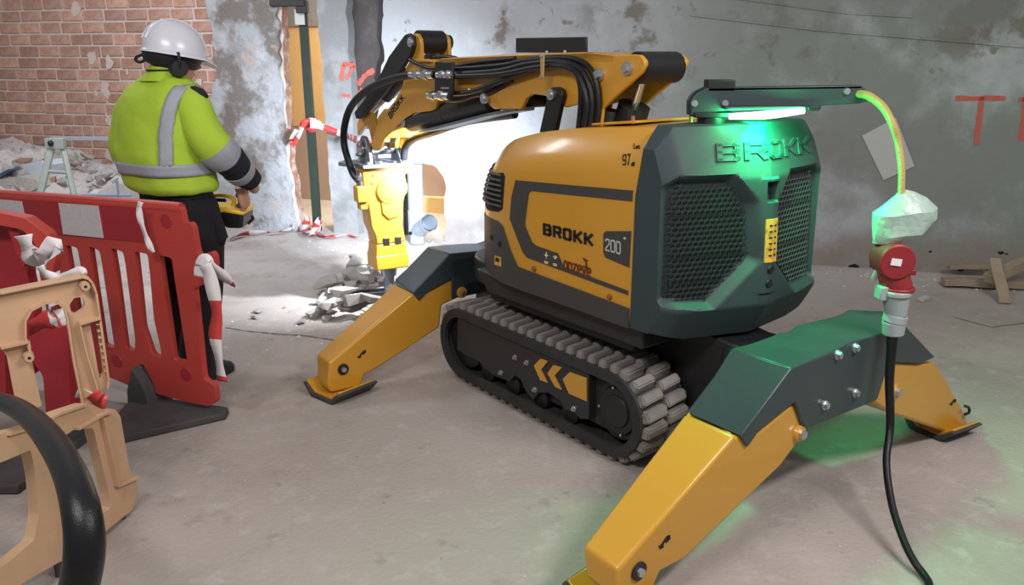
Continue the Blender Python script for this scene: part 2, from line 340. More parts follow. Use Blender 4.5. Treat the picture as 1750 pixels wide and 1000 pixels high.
# the bricks, one object each
def brick_mesh(w, seed):
    q = random.Random(seed); b = B(); box(b, (0, 0, 0), (w, .05, .088))
    bmesh.ops.bevel(b, geom=b.edges[:], offset=.005, segments=1, affect='EDGES')
    for v in b.verts: v.co += Vector((q.uniform(-.003, .003), q.uniform(-.002, .002), q.uniform(-.003, .003)))
    bmesh.ops.recalc_face_normals(b, faces=b.faces); me = bpy.data.meshes.new('brick'); b.to_mesh(me); b.free(); me.materials.append(M['brick']); return me
BM_ = [brick_mesh(.222, i) for i in range(4)]; BH = [brick_mesh(.102, 9), brick_mesh(.102, 10)]
nb = 0; pitch = .107; bw = .241; s_end = {}
row = 0; z = 2.47
while z > .40:
    s = -5.95 + (row * .37 % 1) * bw * 1.0 + rnd.uniform(-.004, .004)
    lim = interp([(0, sL - .32), (.6, sL - .26), (1.0, sL - .14), (1.35, sL + .04), (1.75, sL + .06), (2.1, sL + .01), (2.6, sL - .1)], z)
    while s < lim + .04 and nb < 300:
        half = rnd.random() < .07; w = bw / 2 if half else bw
        o = bpy.data.objects.new('brick', rnd.choice(BH if half else BM_)); COL.objects.link(o); o.parent = wall_l
        o.location = wp(s + w / 2, z, .014 + rnd.uniform(-.003, .004)); o.rotation_euler = (0, rnd.uniform(-.008, .008), math.atan2(WDIR.y, WDIR.x) + (math.pi if rnd.random() < .5 else 0))
        nb += 1; s += w + rnd.uniform(-.002, .003)
    z -= pitch; row += 1
# mortar smears over the bricks
bm = B()
for k in range(26):
    c = (rnd.uniform(-4.3, sL - .1), rnd.uniform(.5, 2.3)); rr = rnd.uniform(.02, .07); n = 9
    wallprism(bm, [(c[0] + math.cos(6.283 * i / n) * rr * rnd.uniform(.4, 1.2), c[1] + math.sin(6.283 * i / n) * rr * rnd.uniform(.4, 1.5)) for i in range(n)], -.016, -.010)
tag(link('mortar_smear', bm, M['mortar'], wall_l, shade=False), kind='stuff')
# pillar, recess
sp0, sp1, sp2 = [(-1.780, 1.054), (-1.471, 1.061), (-1.163, 1.067)]
sp0, sp1, sp2 = sp0[0], sp1[0], sp2[0]
bm = B(); wallprism(bm, ragged([(sp0 + .06, 0), (sp1, 0), (sp1, WT), (sp0 + .02, WT)], .08, .010, 8, keep=(0, 2)), .02, .5)
tag(link('trim_1', bm, M['pillar'], shade=False), kind='structure')
pillar = bpy.data.objects['trim_1']
sr = [(-0.995, 0.546)][0][0]
bm = B(); wallprism(bm, [(sp1 - .02, 0), (sr, 0), (sr, 1.0), (sp2 + .3, 1.2), (sp2 + .3, WT), (sp1 - .02, WT)], .14, .4)
sd = [(-1.281, 0.535), (-1.063, 0.543)]
for a, b_ in zip([0], [0]):
    wallprism(bm, [(sp1 - .02, 0), (sd[1][0], 0), (sd[1][0], .95), (sp1 - .02, .95)], .12, .15, 1)
tag(link('trim_2', bm, [M['recess'], M['pillar']], shade=False), kind='structure')
# right wall with the broken corner
bm = B()
A_ = [(-1.117, 2.024), (-1.146, 1.745), (-1.127, 1.579), (-1.174, 1.411), (-1.208, 1.165), (-1.243, 0.914), (-1.211, 0.650), (-0.931, 0.670), (-0.810, 0.680), (-0.724, 0.668), (-0.649, 0.605), (-0.598, 0.490), (-0.619, 0.324), (-0.601, 0.143), (-0.633, -0.034)]
out = [(A_[0][0], WT)] + [(s, z) for s, z in A_] + [(A_[-1][0], 0), (6.5, 0), (6.5, WT)]
wallprism(bm, ragged(out, .04, .012, 11, keep=(0, len(out) - 4, len(out) - 3, len(out) - 2, len(out) - 1, len(out) - 5)), 0, .24)
wall_r = tag(link('wall_plaster_right', bm, M['plaster'], shade=False), kind='structure')
# ledge left by the formwork, high on the right side
bm = B()
l_ = [(1.405, 1.891), (2.335, 1.775), (3.680, 1.657), (4.214, 1.602)]
for (a, b_) in zip(l_, l_[1:]): poly(bm, [wp(a[0], a[1], 0), wp(b_[0], b_[1], 0), wp(b_[0], b_[1] - .012, -.012), wp(a[0], a[1] - .012, -.012)], Vector((0, 0, -.01)))
l_ = [(1.264, 2.069), (2.522, 1.886), (2.951, 1.857)]
for (a, b_) in zip(l_, l_[1:]): poly(bm, [wp(a[0], a[1], 0), wp(b_[0], b_[1], 0), wp(b_[0], b_[1] - .01, -.01), wp(a[0], a[1] - .01, -.01)], Vector((0, 0, -.008)))
link('formwork_ridge', bm, M['plaster'], wall_r, shade=False)
# pits at the wall's foot
bm = B()
for (s, z), r_ in zip([(2.768, -0.003), (3.507, 0.036), (3.756, 0.184), (3.920, 0.115), (2.892, 0.020), (3.286, 0.162), (3.678, 0.053), (3.795, 0.178)], [.045, .022, .022, .02, .02, .012, .015, .012]):
    wallprism(bm, [(s + math.cos(6.283 * i / 8) * r_ * rnd.uniform(.7, 1.3), z + math.sin(6.283 * i / 8) * r_ * .6 * rnd.uniform(.6, 1.3)) for i in range(8)], -.003, .001)
tag(link('pit', bm, M['void'], wall_r, shade=False), kind='stuff')
# sprayed marks
def mark(pts, th, par, off=-.004, seed=1, m='redpaint'):
    b = B(); q = random.Random(seed)
    for a, c in zip(pts, pts[1:]):
        a = Vector(a); c = Vector(c); d = (c - a).normalized(); n = Vector((-d.y, d.x)) * th / 2
        k = 7; up = [a.lerp(c, i / k) + n * q.uniform(.7, 1.15) for i in range(k + 1)]; dn = [a.lerp(c, i / k) - n * q.uniform(.7, 1.15) for i in range(k, -1, -1)]
        wallprism(b, [tuple(v) for v in up + dn], off, off + .002)
    return link('spray_mark', b, M[m], par, shade=False)
mark([(3.302, 1.289), (3.619, 1.294)], .035, wall_r, seed=2); mark([(3.470, 1.300), (3.481, 0.963)], .04, wall_r, seed=3)
mark([(3.705, 1.287), (3.919, 1.282)], .035, wall_r, seed=4); mark([(3.742, 1.303), (3.767, 1.004)], .04, wall_r, seed=5)
mark([(-1.411, 1.497), (-1.527, 1.506), (-1.558, 1.368)], .04, pillar, .015, 6); mark([(-1.416, 1.497), (-1.507, 1.384)], .035, pillar, .015, 7); mark([(-1.555, 1.244), (-1.477, 1.241)], .035, pillar, .015, 8)
mark([(-1.457, 1.330), (-1.378, 1.415), (-1.292, 1.456)], .05, pillar, .134, 9); mark([(-1.413, 1.295), (-1.474, 1.229)], .04, pillar, .134, 10)
# the room beyond the openings
bm = B()
q0 = [(-3.064, 1.877), (-3.159, 0.817), (-3.610, 0.806)]
wallprism(bm, [(-4.0, q0[1][1]), (1.6, q0[1][1]), (1.6, q0[0][1]), (-4.0, q0[0][1])], 1.6, 1.7, 0)
wallprism(bm, [(-4.0, 0), (1.6, 0), (1.6, q0[1][1] - .01), (-4.0, q0[1][1] - .01)], 1.6, 1.7, 1)
wallprism(bm, [(-4.0, q0[0][1]), (1.6, q0[0][1]), (1.6, WT), (-4.0, WT)], 1.58, 1.7, 2)
tag(link('wall_backroom', bm, [M['backroom'], M['backlow'], M['pillar']], shade=False), kind='structure')
bm = B(); t_ = [(-1.024, 0.161), (-1.039, -0.416)]
wallprism(bm, [(t_[0][0] - .9, 0), (t_[0][0] + .9, 0), (t_[0][0] + .9, t_[0][1]), (t_[0][0] - .9, t_[0][1])], 1.2, 1.3)
tag(link('trim_3', bm, M['backroom'], shade=False), kind='structure')
lamp('backroom_light', 'AREA', wp(-1.2, 2.7, .9), wp(-1.0, 1.0, 1.6), 130, (1, .86, .66), .8, .8)

# ---------------------------------------------------------------- the demolition machine (robot frame: x right, y forward)
robot = empty('demolition_machine', RO, RYAW)
tag(robot, 'yellow and dark grey tracked demolition machine standing on four outriggers', 'machine')
# --- tracks
TR, TB_, TF, TC = .190, -.39, .655, .210          # radius, rear axle y, front axle y, axle height
def stad(r, t):                                     # point and tangent angle at distance t along the belt
    Ls = TF - TB_; P = 2 * Ls + 2 * math.pi * r; t %= P
    if t < Ls: return TB_ + t, TC + r, 0
    t -= Ls
    if t < math.pi * r: a = t / r; return TF + r * math.sin(a), TC + r * math.cos(a), -a
    t -= math.pi * r
    if t < Ls: return TF - t, TC - r, -math.pi
    t -= Ls; a = t / r; return TB_ - r * math.sin(a), TC - r * math.cos(a), -math.pi - a
def ring(r, n=80):
    P = 2 * (TF - TB_) + 2 * math.pi * r; return [stad(r, P * i / n)[:2] for i in range(n)]
b = B(); box(b, (0, 0, 0), (.122, .052, .040)); 
for v in b.verts:
    if v.co.z > 0: v.co.y *= .72; v.co.x *= .93
    v.co.y += v.co.x * .10
bmesh.ops.bevel(b, geom=b.edges[:], offset=.006, segments=2, affect='EDGES'); bmesh.ops.recalc_face_normals(b, faces=b.faces)
lug_me = bpy.data.meshes.new('tread_lug'); b.to_mesh(lug_me); b.free(); lug_me.materials.append(M['lug']); smooth(lug_me, 50)
for side in (-1, 1):
    x0, x1 = (-.39, -.125) if side < 0 else (.125, .39); xo = x0 if side < 0 else x1
    bm = B(); n = 96
    ro, ri = TR - .016, TR - .042
    O = ring(ro, n); I = ring(ri, n)
    V = [[bm.verts.new((x, y, z)) for y, z in L] for x, L in ((x0 + .006, O), (x1 - .006, O), (x1 - .006, I), (x0 + .006, I))]
    for a in range(4):
        p, q = V[a], V[(a + 1) % 4]
        for j in range(n): bm.faces.new((p[j], p[(j + 1) % n], q[(j + 1) % n], q[j]))
    # raised guide lip at the outer rim
    for xe in (x0, x1):
        s_ = 1 if xe == x0 else -1
        Q = [[bm.verts.new((x, y, z)) for y, z in L] for x, L in ((xe, ring(ro + .004, n)), (xe + s_ * .02, ring(ro + .006, n)), (xe + s_ * .02, ring(ri - .012, n)), (xe, ring(ri - .012, n)))]
        for a in range(4):
            p, q = Q[a], Q[(a + 1) % 4]
            for j in range(n): bm.faces.new((p[j], p[(j + 1) % n], q[(j + 1) % n], q[j]))
    tr = link('crawler_track', bm, M['rubber'], robot, ang=50)
    N_ = 50; P = 2 * (TF - TB_) + 2 * math.pi * TR
    for rowi, xc in enumerate((x0 + .072, x1 - .072)):
        for k in range(N_):
            y, z, a = stad(TR - .002, P * (k + .5 * rowi) / N_)
            o = bpy.data.objects.new('tread_lug', lug_me); COL.objects.link(o); o.parent = tr
            o.location = (xc, y, z); o.rotation_euler = (a, 0, 0)
    # side frame
    bm = B(); sgn = -side
    plate = [(0.699, 0.339), (0.606, 0.372), (-0.253, 0.340), (-0.261, 0.133), (-0.208, 0.114), (-0.178, 0.127), (-0.115, 0.123), (-0.076, 0.153), (-0.001, 0.164), (0.067, 0.141), (0.103, 0.091), (0.158, 0.118), (0.193, 0.162), (0.240, 0.169), (0.276, 0.126), (0.399, 0.116), (0.475, 0.131), (0.523, 0.153), (0.633, 0.151), (0.710, 0.159)]
    prX(bm, plate, xo + sgn * .018, xo + sgn * .10)
    prX(bm, [(-.35, .10), (.66, .10), (.75, .22), (.66, .33), (-.35, .33)], xo + sgn * .06, xo + sgn * .20)
    fr = link('side_frame', bm, M['frame'], tr, bevel=.004)
    bm = B()
    for y, z in [(0.232, 0.262), (0.147, 0.262), (0.339, 0.153), (0.088, 0.151), (-0.173, 0.151)]: bolt(bm, (xo + sgn * .018, y, z), (side, 0, 0), .0095, .014)
    link('frame_bolt', bm, M['bolt'], tr)
    bm = B()
    for pts in ([(0.094, 0.265), (0.050, 0.311), (-0.002, 0.316), (0.045, 0.260), (0, 0.214), (0.048, 0.210)], [(0.001, 0.258), (-0.037, 0.308), (-0.094, 0.315), (-0.046, 0.262), (-0.093, 0.212), (-0.051, 0.212)], [(-0.099, 0.263), (-0.143, 0.309), (-0.247, 0.316), (-0.251, 0.213), (-0.142, 0.210)]):
        prX(bm, pts, xo + sgn * .017, xo + sgn * .0165 - side * 0 + side * .004)
    link('yellow_chevron', bm, M['yellow'], tr, shade=False)
    bm = B(); c = (TB_ - .015, TC + .008)
    cyl(bm, (xo + sgn * .045, *c), (xo + sgn * .18, *c), .125, seg=36)
    cyl(bm, (xo + sgn * .032, *c), (xo + sgn * .05, *c), .098, .105, seg=36)
    cyl(bm, (xo + sgn * .024, *c), (xo + sgn * .04, *c), .066, .074, seg=30)
    for k in range(12):
        a = k * math.pi / 6; sph(bm, (xo + sgn * .10, c[0] + math.cos(a) * .14, c[1] + math.sin(a) * .14), .016, 8)
    link('drive_sprocket', bm, M['black'], tr, bevel=.003)
    bm = B()
    for a in (1.35, -.1, 3.0, 4.4): cyl(bm, (xo + sgn * .034, c[0] + math.cos(a) * .098, c[1] + math.sin(a) * .098), (xo + sgn * .028, c[0] + math.cos(a) * .098, c[1] + math.sin(a) * .098), .006, seg=10)
    link('hub_screw', bm, M['bolt'], tr)
    bm = B()
    cyl(bm, (xo + sgn * .04, TF, TC), (xo + sgn * .2, TF, TC), .13, seg=30)
    for k in range(4): cyl(bm, (xo + sgn * .04, -.12 + k * .2, .105), (xo + sgn * .2, -.12 + k * .2, .105), .05, seg=20)
    link('track_roller', bm, M['black'], tr)
# --- chassis between the tracks
bm = B()
prX(bm, [(-.98, .34), (-.60, .16), (.62, .16), (.90, .30), (.90, .50), (.50, .57), (-.62, .57), (-.98, .52)], -.12, .12)
box(bm, (0, .05, .52), (.60, .95, .12))
link('chassis', bm, M['black'], robot, bevel=.01)
# --- hood
def side_fn(s):
    def f(y, z, off): 
        w = hood_side(y, z); return Vector((s * (w + off), y, z))
    return f
NOSE = [-.53, -.49, -.4, -.3, -.2, -.1, 0, .1, .15, .2, .25, .3, .34, .38, .42, .46, .49, .52, .55, .55, .58, .61, .64, .66, .68, .695, .705, .7095]
bm = B(); rings = []
for y in NOSE:
    zt = interp(ZTOP, y); zb = .60; r_ = []
    zz = [zb + (zt - .17 - zb) * k / 8 for k in range(8)] + [zt - .17 + .17 * (k / 6) for k in range(6)] 
    zz += [zt - .008, zt - .001]
    for z in zz: r_.append((-hood_side(y, z), y, z))
    w = hood_side(y, zt)
    for k in range(1, 6): r_.append((-w + .01 + (2 * w - .02) * k / 6, y, zt + .006 * math.sin(math.pi * k / 6)))
    for z in zz[::-1]: r_.append((hood_side(y, z), y, z))
    rings.append(r_)
loft(bm, rings)
hood = link('hood', bm, M['yellow'], robot, ang=40)
for s in (-1, 1):
    fn = side_fn(s)
    bm = B()
    sk = [(0.357, 0.876), (0.314, 0.860), (0.244, 0.754), (0.196, 0.700), (-0.479, 0.675), (-0.484, 0.597), (-0.093, 0.649), (0.257, 0.660), (0.402, 0.665)]
    f0 = [(0.449, 0.864)][0]
    wrapp(bm, sk[:6] + [(-.2, .60), (.3, .60), (.60, .62), (.685, .66), (.690, f0[1])], fn, -.004, .012, .02)
    skirt = link('side_skirt', bm, M['grey'], robot, ang=60)
    bm = B(); wrapp(bm, [(0.214, 1.078), (-0.472, 1.121), (-0.471, 1.082), (0.110, 1.046), (0.125, 1.032), (0.148, 0.911), (0.148, 0.890), (0.100, 0.827), (0.072, 0.817), (-0.067, 0.810), (-0.104, 0.761), (-0.469, 0.742), (-0.470, 0.726), (0.135, 0.754), (0.163, 0.772), (0.257, 0.904), (0.244, 1.001)], fn, -.001, .0045, .03)
    wrapp(bm, [(-0.341, 0.949), (-0.472, 0.971), (-0.470, 0.833), (-0.346, 0.847), (-0.332, 0.863), (-0.329, 0.938)], fn, -.001, .0045, .03)
    link('dark_stripe', bm, M['grey'], hood, ang=60, shade=False)
    # air vent at the nose
    bm = B(); ve = [(0.908, 1.007), (0.317, 1.098), (0.298, 1.083), (0.319, 0.938), (0.351, 0.920), (0.486, 0.903)]
    wrapp(bm, ve, fn, -.002, .005, .02)
    vent = link('air_vent', bm, M['void'], robot, shade=False)
    bm = B(); z0, z1 = ve[3][1] - .002, ve[1][1] - .002; ya, yb = ve[1][0] + .006, .67
    for k in range(7):
        z = z0 + (z1 - z0) * (k + .5) / 7
        tube(bm, [Vector((s * (hood_side(y, z) + .004 + .010 * min(1, (y - ya) / .08)), y, z)) for y in [ya + (yb - ya) * j / 8 for j in range(9)]], .006, 6, 2)
    link('vent_slat', bm, M['grey'], vent)
    bm = B()
    Q = [(0.028, 0.922), (-0.271, 0.926), (-0.273, 0.878), (0.027, 0.873)]
    if s > 0: Q = [Q[1], Q[0], Q[3], Q[2]]
    for q in text_quads('BROKK', *Q, th=1.45, gap=1.2): wrapp(bm, q, fn, .0, .0045, 0)
    link('lettering', bm, M['ink'], hood, shade=False)
    bm = B(); Q = [(-0.342, 0.922), (-0.423, 0.923), (-0.426, 0.874), (-0.344, 0.875)]
    if s > 0: Q = [Q[1], Q[0], Q[3], Q[2]]
    for q in text_quads('200', *Q, th=.75, gap=1.0): wrapp(bm, q, fn, .0, .006, 0)
    Q = [(-0.431, 0.944), (-0.455, 0.946), (-0.457, 0.920), (-0.432, 0.920)]
    for q in text_quads('+', *Q, th=.9): wrapp(bm, q, fn, .0, .006, 0)
    link('model_number', bm, M['white'], hood, shade=False)
    bm = B(); Q = [(-0.103, 0.805), (-0.266, 0.803), (-0.265, 0.751), (-0.105, 0.751)]
    if s > 0: Q = [Q[1], Q[0], Q[3], Q[2]]
    for q in text_quads('anzeve', *Q, th=.85, gap=.9): wrapp(bm, q, fn, .0, .0045, 0)
    a, c = [(-0.235, 0.816), (-0.240, 0.788)]
    wrapp(bm, [(a[0] - .012, a[1]), (a[0] + .016, a[1] + .006), (a[0] + .012, a[1] - .004), (a[0] + .003, a[1] - .005), (c[0] + .004, c[1]), (c[0] + .018, c[1] + .001), (c[0] + .01, c[1] - .005), (c[0] - .016, c[1] - .003), (c[0] - .004, c[1]), (a[0] - .003, a[1] - .006)], fn, 0, .0045, 0)
    link('owner_lettering', bm, M['maroon'], hood, shade=False)
    bm = B(); Q = [(-0.397, 1.243), (-0.433, 1.250), (-0.448, 1.209), (-0.409, 1.207)]
    if s > 0: Q = [Q[1], Q[0], Q[3], Q[2]]
    for q in text_quads('97', *Q, th=.8, gap=1.0): wrapp(bm, q, fn, .0, .003, 0)
    Q = [(-0.430, 1.285), (-0.460, 1.285), (-0.467, 1.270), (-0.439, 1.267)]
    if s > 0: Q = [Q[1], Q[0], Q[3], Q[2]]
    for q in text_quads('Lwa', *Q, th=.9, gap=1.0): wrapp(bm, q, fn, .0, .003, 0)
    Q = [(-0.452, 1.223), (-0.467, 1.223), (-0.468, 1.209), (-0.454, 1.209)]
    if s > 0: Q = [Q[1], Q[0], Q[3], Q[2]]
    for q in text_quads('dB', *Q, th=.9, gap=1.0): wrapp(bm, q, fn, .0, .003, 0)
    link('noise_label', bm, M['ink'], hood, shade=False)
    bm = B(); (y, z), (y2, z2) = [(0.003, 0.789), (-0.053, 0.788)]
    wrapp(bm, [(y + math.cos(i * math.pi / 4) * (.016 if i % 2 == 0 else .004), z + math.sin(i * math.pi / 4) * (.016 if i % 2 == 0 else .004)) for i in range(8)], fn, 0, .006, 0)
    for r_ in (.006, .012, .018):
        arc = [(y2 + math.cos(a) * r_, z2 - .008 + math.sin(a) * r_) for a in [math.pi * (.25 + .5 * k / 5) for k in range(6)]]
        arc2 = [(y2 + math.cos(a) * (r_ - .003), z2 - .008 + math.sin(a) * (r_ - .003)) for a in [math.pi * (.25 + .5 * k / 5) for k in range(6)]][::-1]
        wrapp(bm, arc + arc2, fn, 0, .006, 0)
    for yy, zz in ((y, z - .026), (y2, z2 - .024)):
        for j in (0, 1): wrapp(bm, [(yy - .012, zz - j * .006), (yy + .012, zz - j * .006), (yy + .012, zz - .003 - j * .006), (yy - .012, zz - .003 - j * .006)], fn, 0, .006, 0)
    link('symbol_print', bm, M['pale'], hood, shade=False)
    bm = B(); wrapp(bm, [(0.382, 0.714), (0.320, 0.719), (0.320, 0.676), (0.382, 0.670)], fn, .007, .003, 0)
    wrapp(bm, [(0.370, 0.706), (0.336, 0.710), (0.336, 0.694), (0.370, 0.689)], fn, .009, .003, 0, 1)
    link('warning_sticker', bm, [M['label'], M['ink']], skirt, shade=False)
    bm = B()
    for y, z in [(0.407, 0.791), (0.330, 0.777)]: cyl(bm, fn(y, z, .004), fn(y, z, .011), .012, seg=14)
    link('skirt_hole', bm, M['void'], skirt)
    bm = B()
    for y, z in [(0.083, 0.715), (-0.375, 0.697)]:
        bolt(bm, fn(y, z, .0), (s, 0, 0), .0085, .014); cyl(bm, fn(y, z - .02, .002), fn(y, z - .004, .010), .006, seg=8)
    link('latch_bolt', bm, M['brass'], hood)
# step plate under the skirt
bm = B(); prX(bm, [(0.172, 0.578), (0.152, 0.582), (-0.066, 0.570), (-0.074, 0.546), (-0.056, 0.544), (-0.044, 0.557), (0.059, 0.545), (0.099, 0.559)], -.31, -.30)
link('skirt_bracket', bm, M['steel'], robot, shade=False)
bm = B(); prX(bm, [(-.50, .60), (-.50, .50), (.50, .50), (.60, .60)], -.33, .33)
link('belly_plate', bm, M['frame'], robot, bevel=.01)
# --- rear cover as a sculpted shell with two recessed grilles
gl = [(-0.359, 1.141), (-0.340, 1.159), (-0.152, 1.158), (-0.078, 1.073), (-0.062, 0.878), (-0.223, 0.731), (-0.368, 0.745)]
def inset(pt, pl):
    x, y = pt; ins = False; dm = 9
    for i in range(len(pl)):
        (ax, ay), (bx, by) = pl[i], pl[(i + 1) % len(pl)]
        if (ay > y) != (by > y) and x < (bx - ax) * (y - ay) / (by - ay) + ax: ins = not ins
        d = Vector((bx - ax, by - ay)); t = max(0, min(1, ((x - ax) * d.x + (y - ay) * d.y) / d.length_squared))
        dm = min(dm, math.hypot(ax + d.x * t - x, ay + d.y * t - y))
    return dm if ins else -dm
NX, NZ = 110, 100; bm = B(); V = []
for j in range(NZ + 1):
    v = j / NZ; rowv = []
    for i in range(NX + 1):
        u = -1 + 2 * i / NX; x = u * .387
        zt = 1.352 - max(0, abs(u) - .86) * .55; zb = .575 + max(0, abs(u) - .70) * .10
        z = zb + (zt - zb) * v; y = rear_y(x, z)
        d = max(inset((x, z), gl), inset((-x, z), gl))
        y += .050 * max(0, min(1, (d + .030) / .034)) if d > -.03 else 0
        # central ridge with the lens pocket
        if abs(x) < .045 and .74 < z < 1.17: y -= .010 * min(1, (.045 - abs(x)) / .012)
        if abs(x) < .024 and 1.085 < z < 1.155: y += .035
        rowv.append(bm.verts.new((x, y, z)))
    V.append(rowv)
for j in range(NZ):
    for i in range(NX): bm.faces.new((V[j][i], V[j][i + 1], V[j + 1][i + 1], V[j + 1][i]))
edge = [V[0][i] for i in range(NX + 1)] + [V[j][NX] for j in range(1, NZ + 1)] + [V[NZ][i] for i in range(NX - 1, -1, -1)] + [V[j][0] for j in range(NZ - 1, 0, -1)]
def skirtpt(v, k):
    x, y, z = v.co; y2 = -.485 - max(0, z - 1.1) * .17
    zz = z if z > .62 else .60
    yy = y + (y2 - y) * k; q = (z - 1.2) / .15
    return Vector((x * (1 - 0 * k), yy, zz + (.004 if z > 1.3 else 0)))
prev = edge
for k in (.12, .5, 1):
    cur = [bm.verts.new(skirtpt(v, k)) for v in edge]
    for a in range(len(edge)): bm.faces.new((prev[a], prev[(a + 1) % len(edge)], cur[(a + 1) % len(edge)], cur[a]))
    prev = cur
bm.faces.new(prev)
cover = link('rear_cover', bm, M['dark'], robot, ang=28)
def rear_fn(x, z, off): return Vector((x, rear_y(x, z) - off, z))
# hexagonal grille wires
for s, mm in ((-1, 'meshd'), (1, 'mesh')):
    bm = B(); p = .0125; hx = p * math.sqrt(3); done = set()
    bars = []
    for r_ in range(-2, 52):
        for c_ in range(-2, 40):
            cx = -.385 + c_ * hx + (hx / 2 if r_ % 2 else 0); cz = .66 + r_ * p * 1.5
            pts = [(cx + p * math.sin(math.pi / 3 * k), cz + p * math.cos(math.pi / 3 * k)) for k in range(6)]
            for a, c in zip(pts, pts[1:] + pts[:1]):
                key = tuple(sorted(((round(a[0], 3), round(a[1], 3)), (round(c[0], 3), round(c[1], 3)))))
                if key in done: continue
                done.add(key); mid = ((a[0] + c[0]) / 2, (a[1] + c[1]) / 2)
                if inset(mid, gl) > .002: bars.append((a, c))
    for a, c in bars:
        a = Vector(a); c = Vector(c); n = Vector((-(c - a).y, (c - a).x)).normalized() * .0012
        qs = [a + n, c + n, c - n, a - n]
        vs = [bm.verts.new(rear_fn(-s * q.x, q.y, -.030)) for q in qs]; ws = [bm.verts.new(rear_fn(-s * q.x, q.y, -.034)) for q in qs]
        bm.faces.new(vs)
        for k in (0, 2): bm.faces.new((vs[k], ws[k], ws[(k + 1) % 4], vs[(k + 1) % 4]))
    tag(link('grille_mesh', bm, M[mm], cover, shade=False), kind='stuff')
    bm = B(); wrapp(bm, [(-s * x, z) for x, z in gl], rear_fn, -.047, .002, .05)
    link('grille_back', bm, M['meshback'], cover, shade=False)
bm = B()
for q in text_quads('BROKK', *[(-0.190, 1.294), (0.330, 1.293), (0.313, 1.233), (-0.202, 1.234)], th=1.25, gap=.8): wrapp(bm, q, rear_fn, -.004, .010, .02)
link('raised_lettering', bm, M['dark'], cover, ang=50)
bm = B(); wrapp(bm, [(-.030, .862), (.030, .862), (.030, 1.022), (-.030, 1.022)], rear_fn, .009, .004, .03)
for k in range(6):
    for j in range(2):
        z = .885 + k * .022; x = -.016 + j * .022
        wrapp(bm, [(x, z), (x + .012, z), (x + .012, z + .006), (x, z + .006)], rear_fn, .012, .003, 0, 1)
link('yellow_label', bm, [M['label'], M['frame']], cover, shade=False)
bm = B(); cyl(bm, rear_fn(0, 1.12, -.03), rear_fn(0, 1.12, -.018), .014, seg=20)
cyl(bm, rear_fn(-.01, 1.12, -.018), rear_fn(-.01, 1.12, -.014), .004, seg=10, mi=1)  # small bright disc painted as a glint on the lens
link('camera_lens', bm, [M['black'], M['bolt']], cover)
bm = B()
for x, z in ((.0, .835), (-.004, .782)): cyl(bm, rear_fn(x, z, .002), rear_fn(x, z, .014), .017, .015, seg=18)
link('port_plug', bm, M['black'], cover)
bm = B(); box(bm, (.0, -.22, 1.338), (.50, .24, .010), Euler((-.10, 0, 0))); 
link('top_lid', bm, M['yellow'], robot, bevel=.003)
bm = B()
for x, y in ((-.2, -.28), (-.05, -.44), (.2, -.3)): cyl(bm, (x, y, 1.335), (x, y, 1.368), .008, seg=8)
link('lid_pin', bm, M['brass'], robot)
# --- outriggers
def outrigger(name, yn, d, blade, leg, foot, pins, sx=1, sy=1, note=None):
    pass
def leg_part(profile, y0, y1, mx=1, y1b=None):
    bm = B(); prY(bm, [(mx * x, z) for x, z in profile], y0, y1)
    zs = [p[1] for p in profile]; z0, z1 = min(zs), max(zs)
    if y1b is not None:
        for v in bm.verts:
            if abs(v.co.y - y1) < 1e-4: v.co.y = y1b + (y1 - y1b) * min(1, (v.co.z - z0) / (z1 - z0) * 1.15)
    return link('outrigger_leg', bm, M['yellow'], robot, bevel=.012, seg=3)
def footpad(par, xc, yc, z0, yaw, L=.23, W=.20):
    bm = B(); Mx = Matrix.Translation((xc, yc, z0)) @ Matrix.Rotation(yaw, 4, 'Z')
    prof = [(-L / 2 - .03, .060), (-L / 2 + .03, 0), (L / 2 - .03, 0), (L / 2 + .03, .060), (L / 2 + .015, .066), (L / 2 - .045, .018), (-L / 2 + .045, .018), (-L / 2 - .015, .066)]
    prX(bm, prof, -W / 2, W / 2); bmesh.ops.transform(bm, matrix=Mx, verts=bm.verts)
    fp = link('foot_pad', bm, M['blackrub'], par, bevel=.004)
    bm = B()
    prof = [(-L / 2 - .02, .068), (-L / 2 + .045, .018), (L / 2 - .045, .018), (L / 2 + .02, .068), (L / 2 + .012, .074), (L / 2 - .05, .030), (-L / 2 + .05, .030), (-L / 2 - .012, .074)]
    prX(bm, prof, -W / 2 + .012, W / 2 - .012); bmesh.ops.transform(bm, matrix=Mx, verts=bm.verts)
    link('foot_plate', bm, M['yellow'], par, bevel=.003)
# rear left
YR = -1.15
rl = [(-0.609, 0.475), (-0.563, 0.455), (-0.479, 0.450), (-0.290, 0.499), (-0.228, 0.407), (-0.219, 0.359), (-0.340, 0.281), (-0.809, 0.122), (-0.914, 0.125), (-0.939, 0.083), (-0.962, 0.062), (-1.101, 0.121), (-1.098, 0.210)]
yb_ = YR + .20
yb2 = YR + .11
lg = leg_part(rl, YR, yb_, 1, yb2)
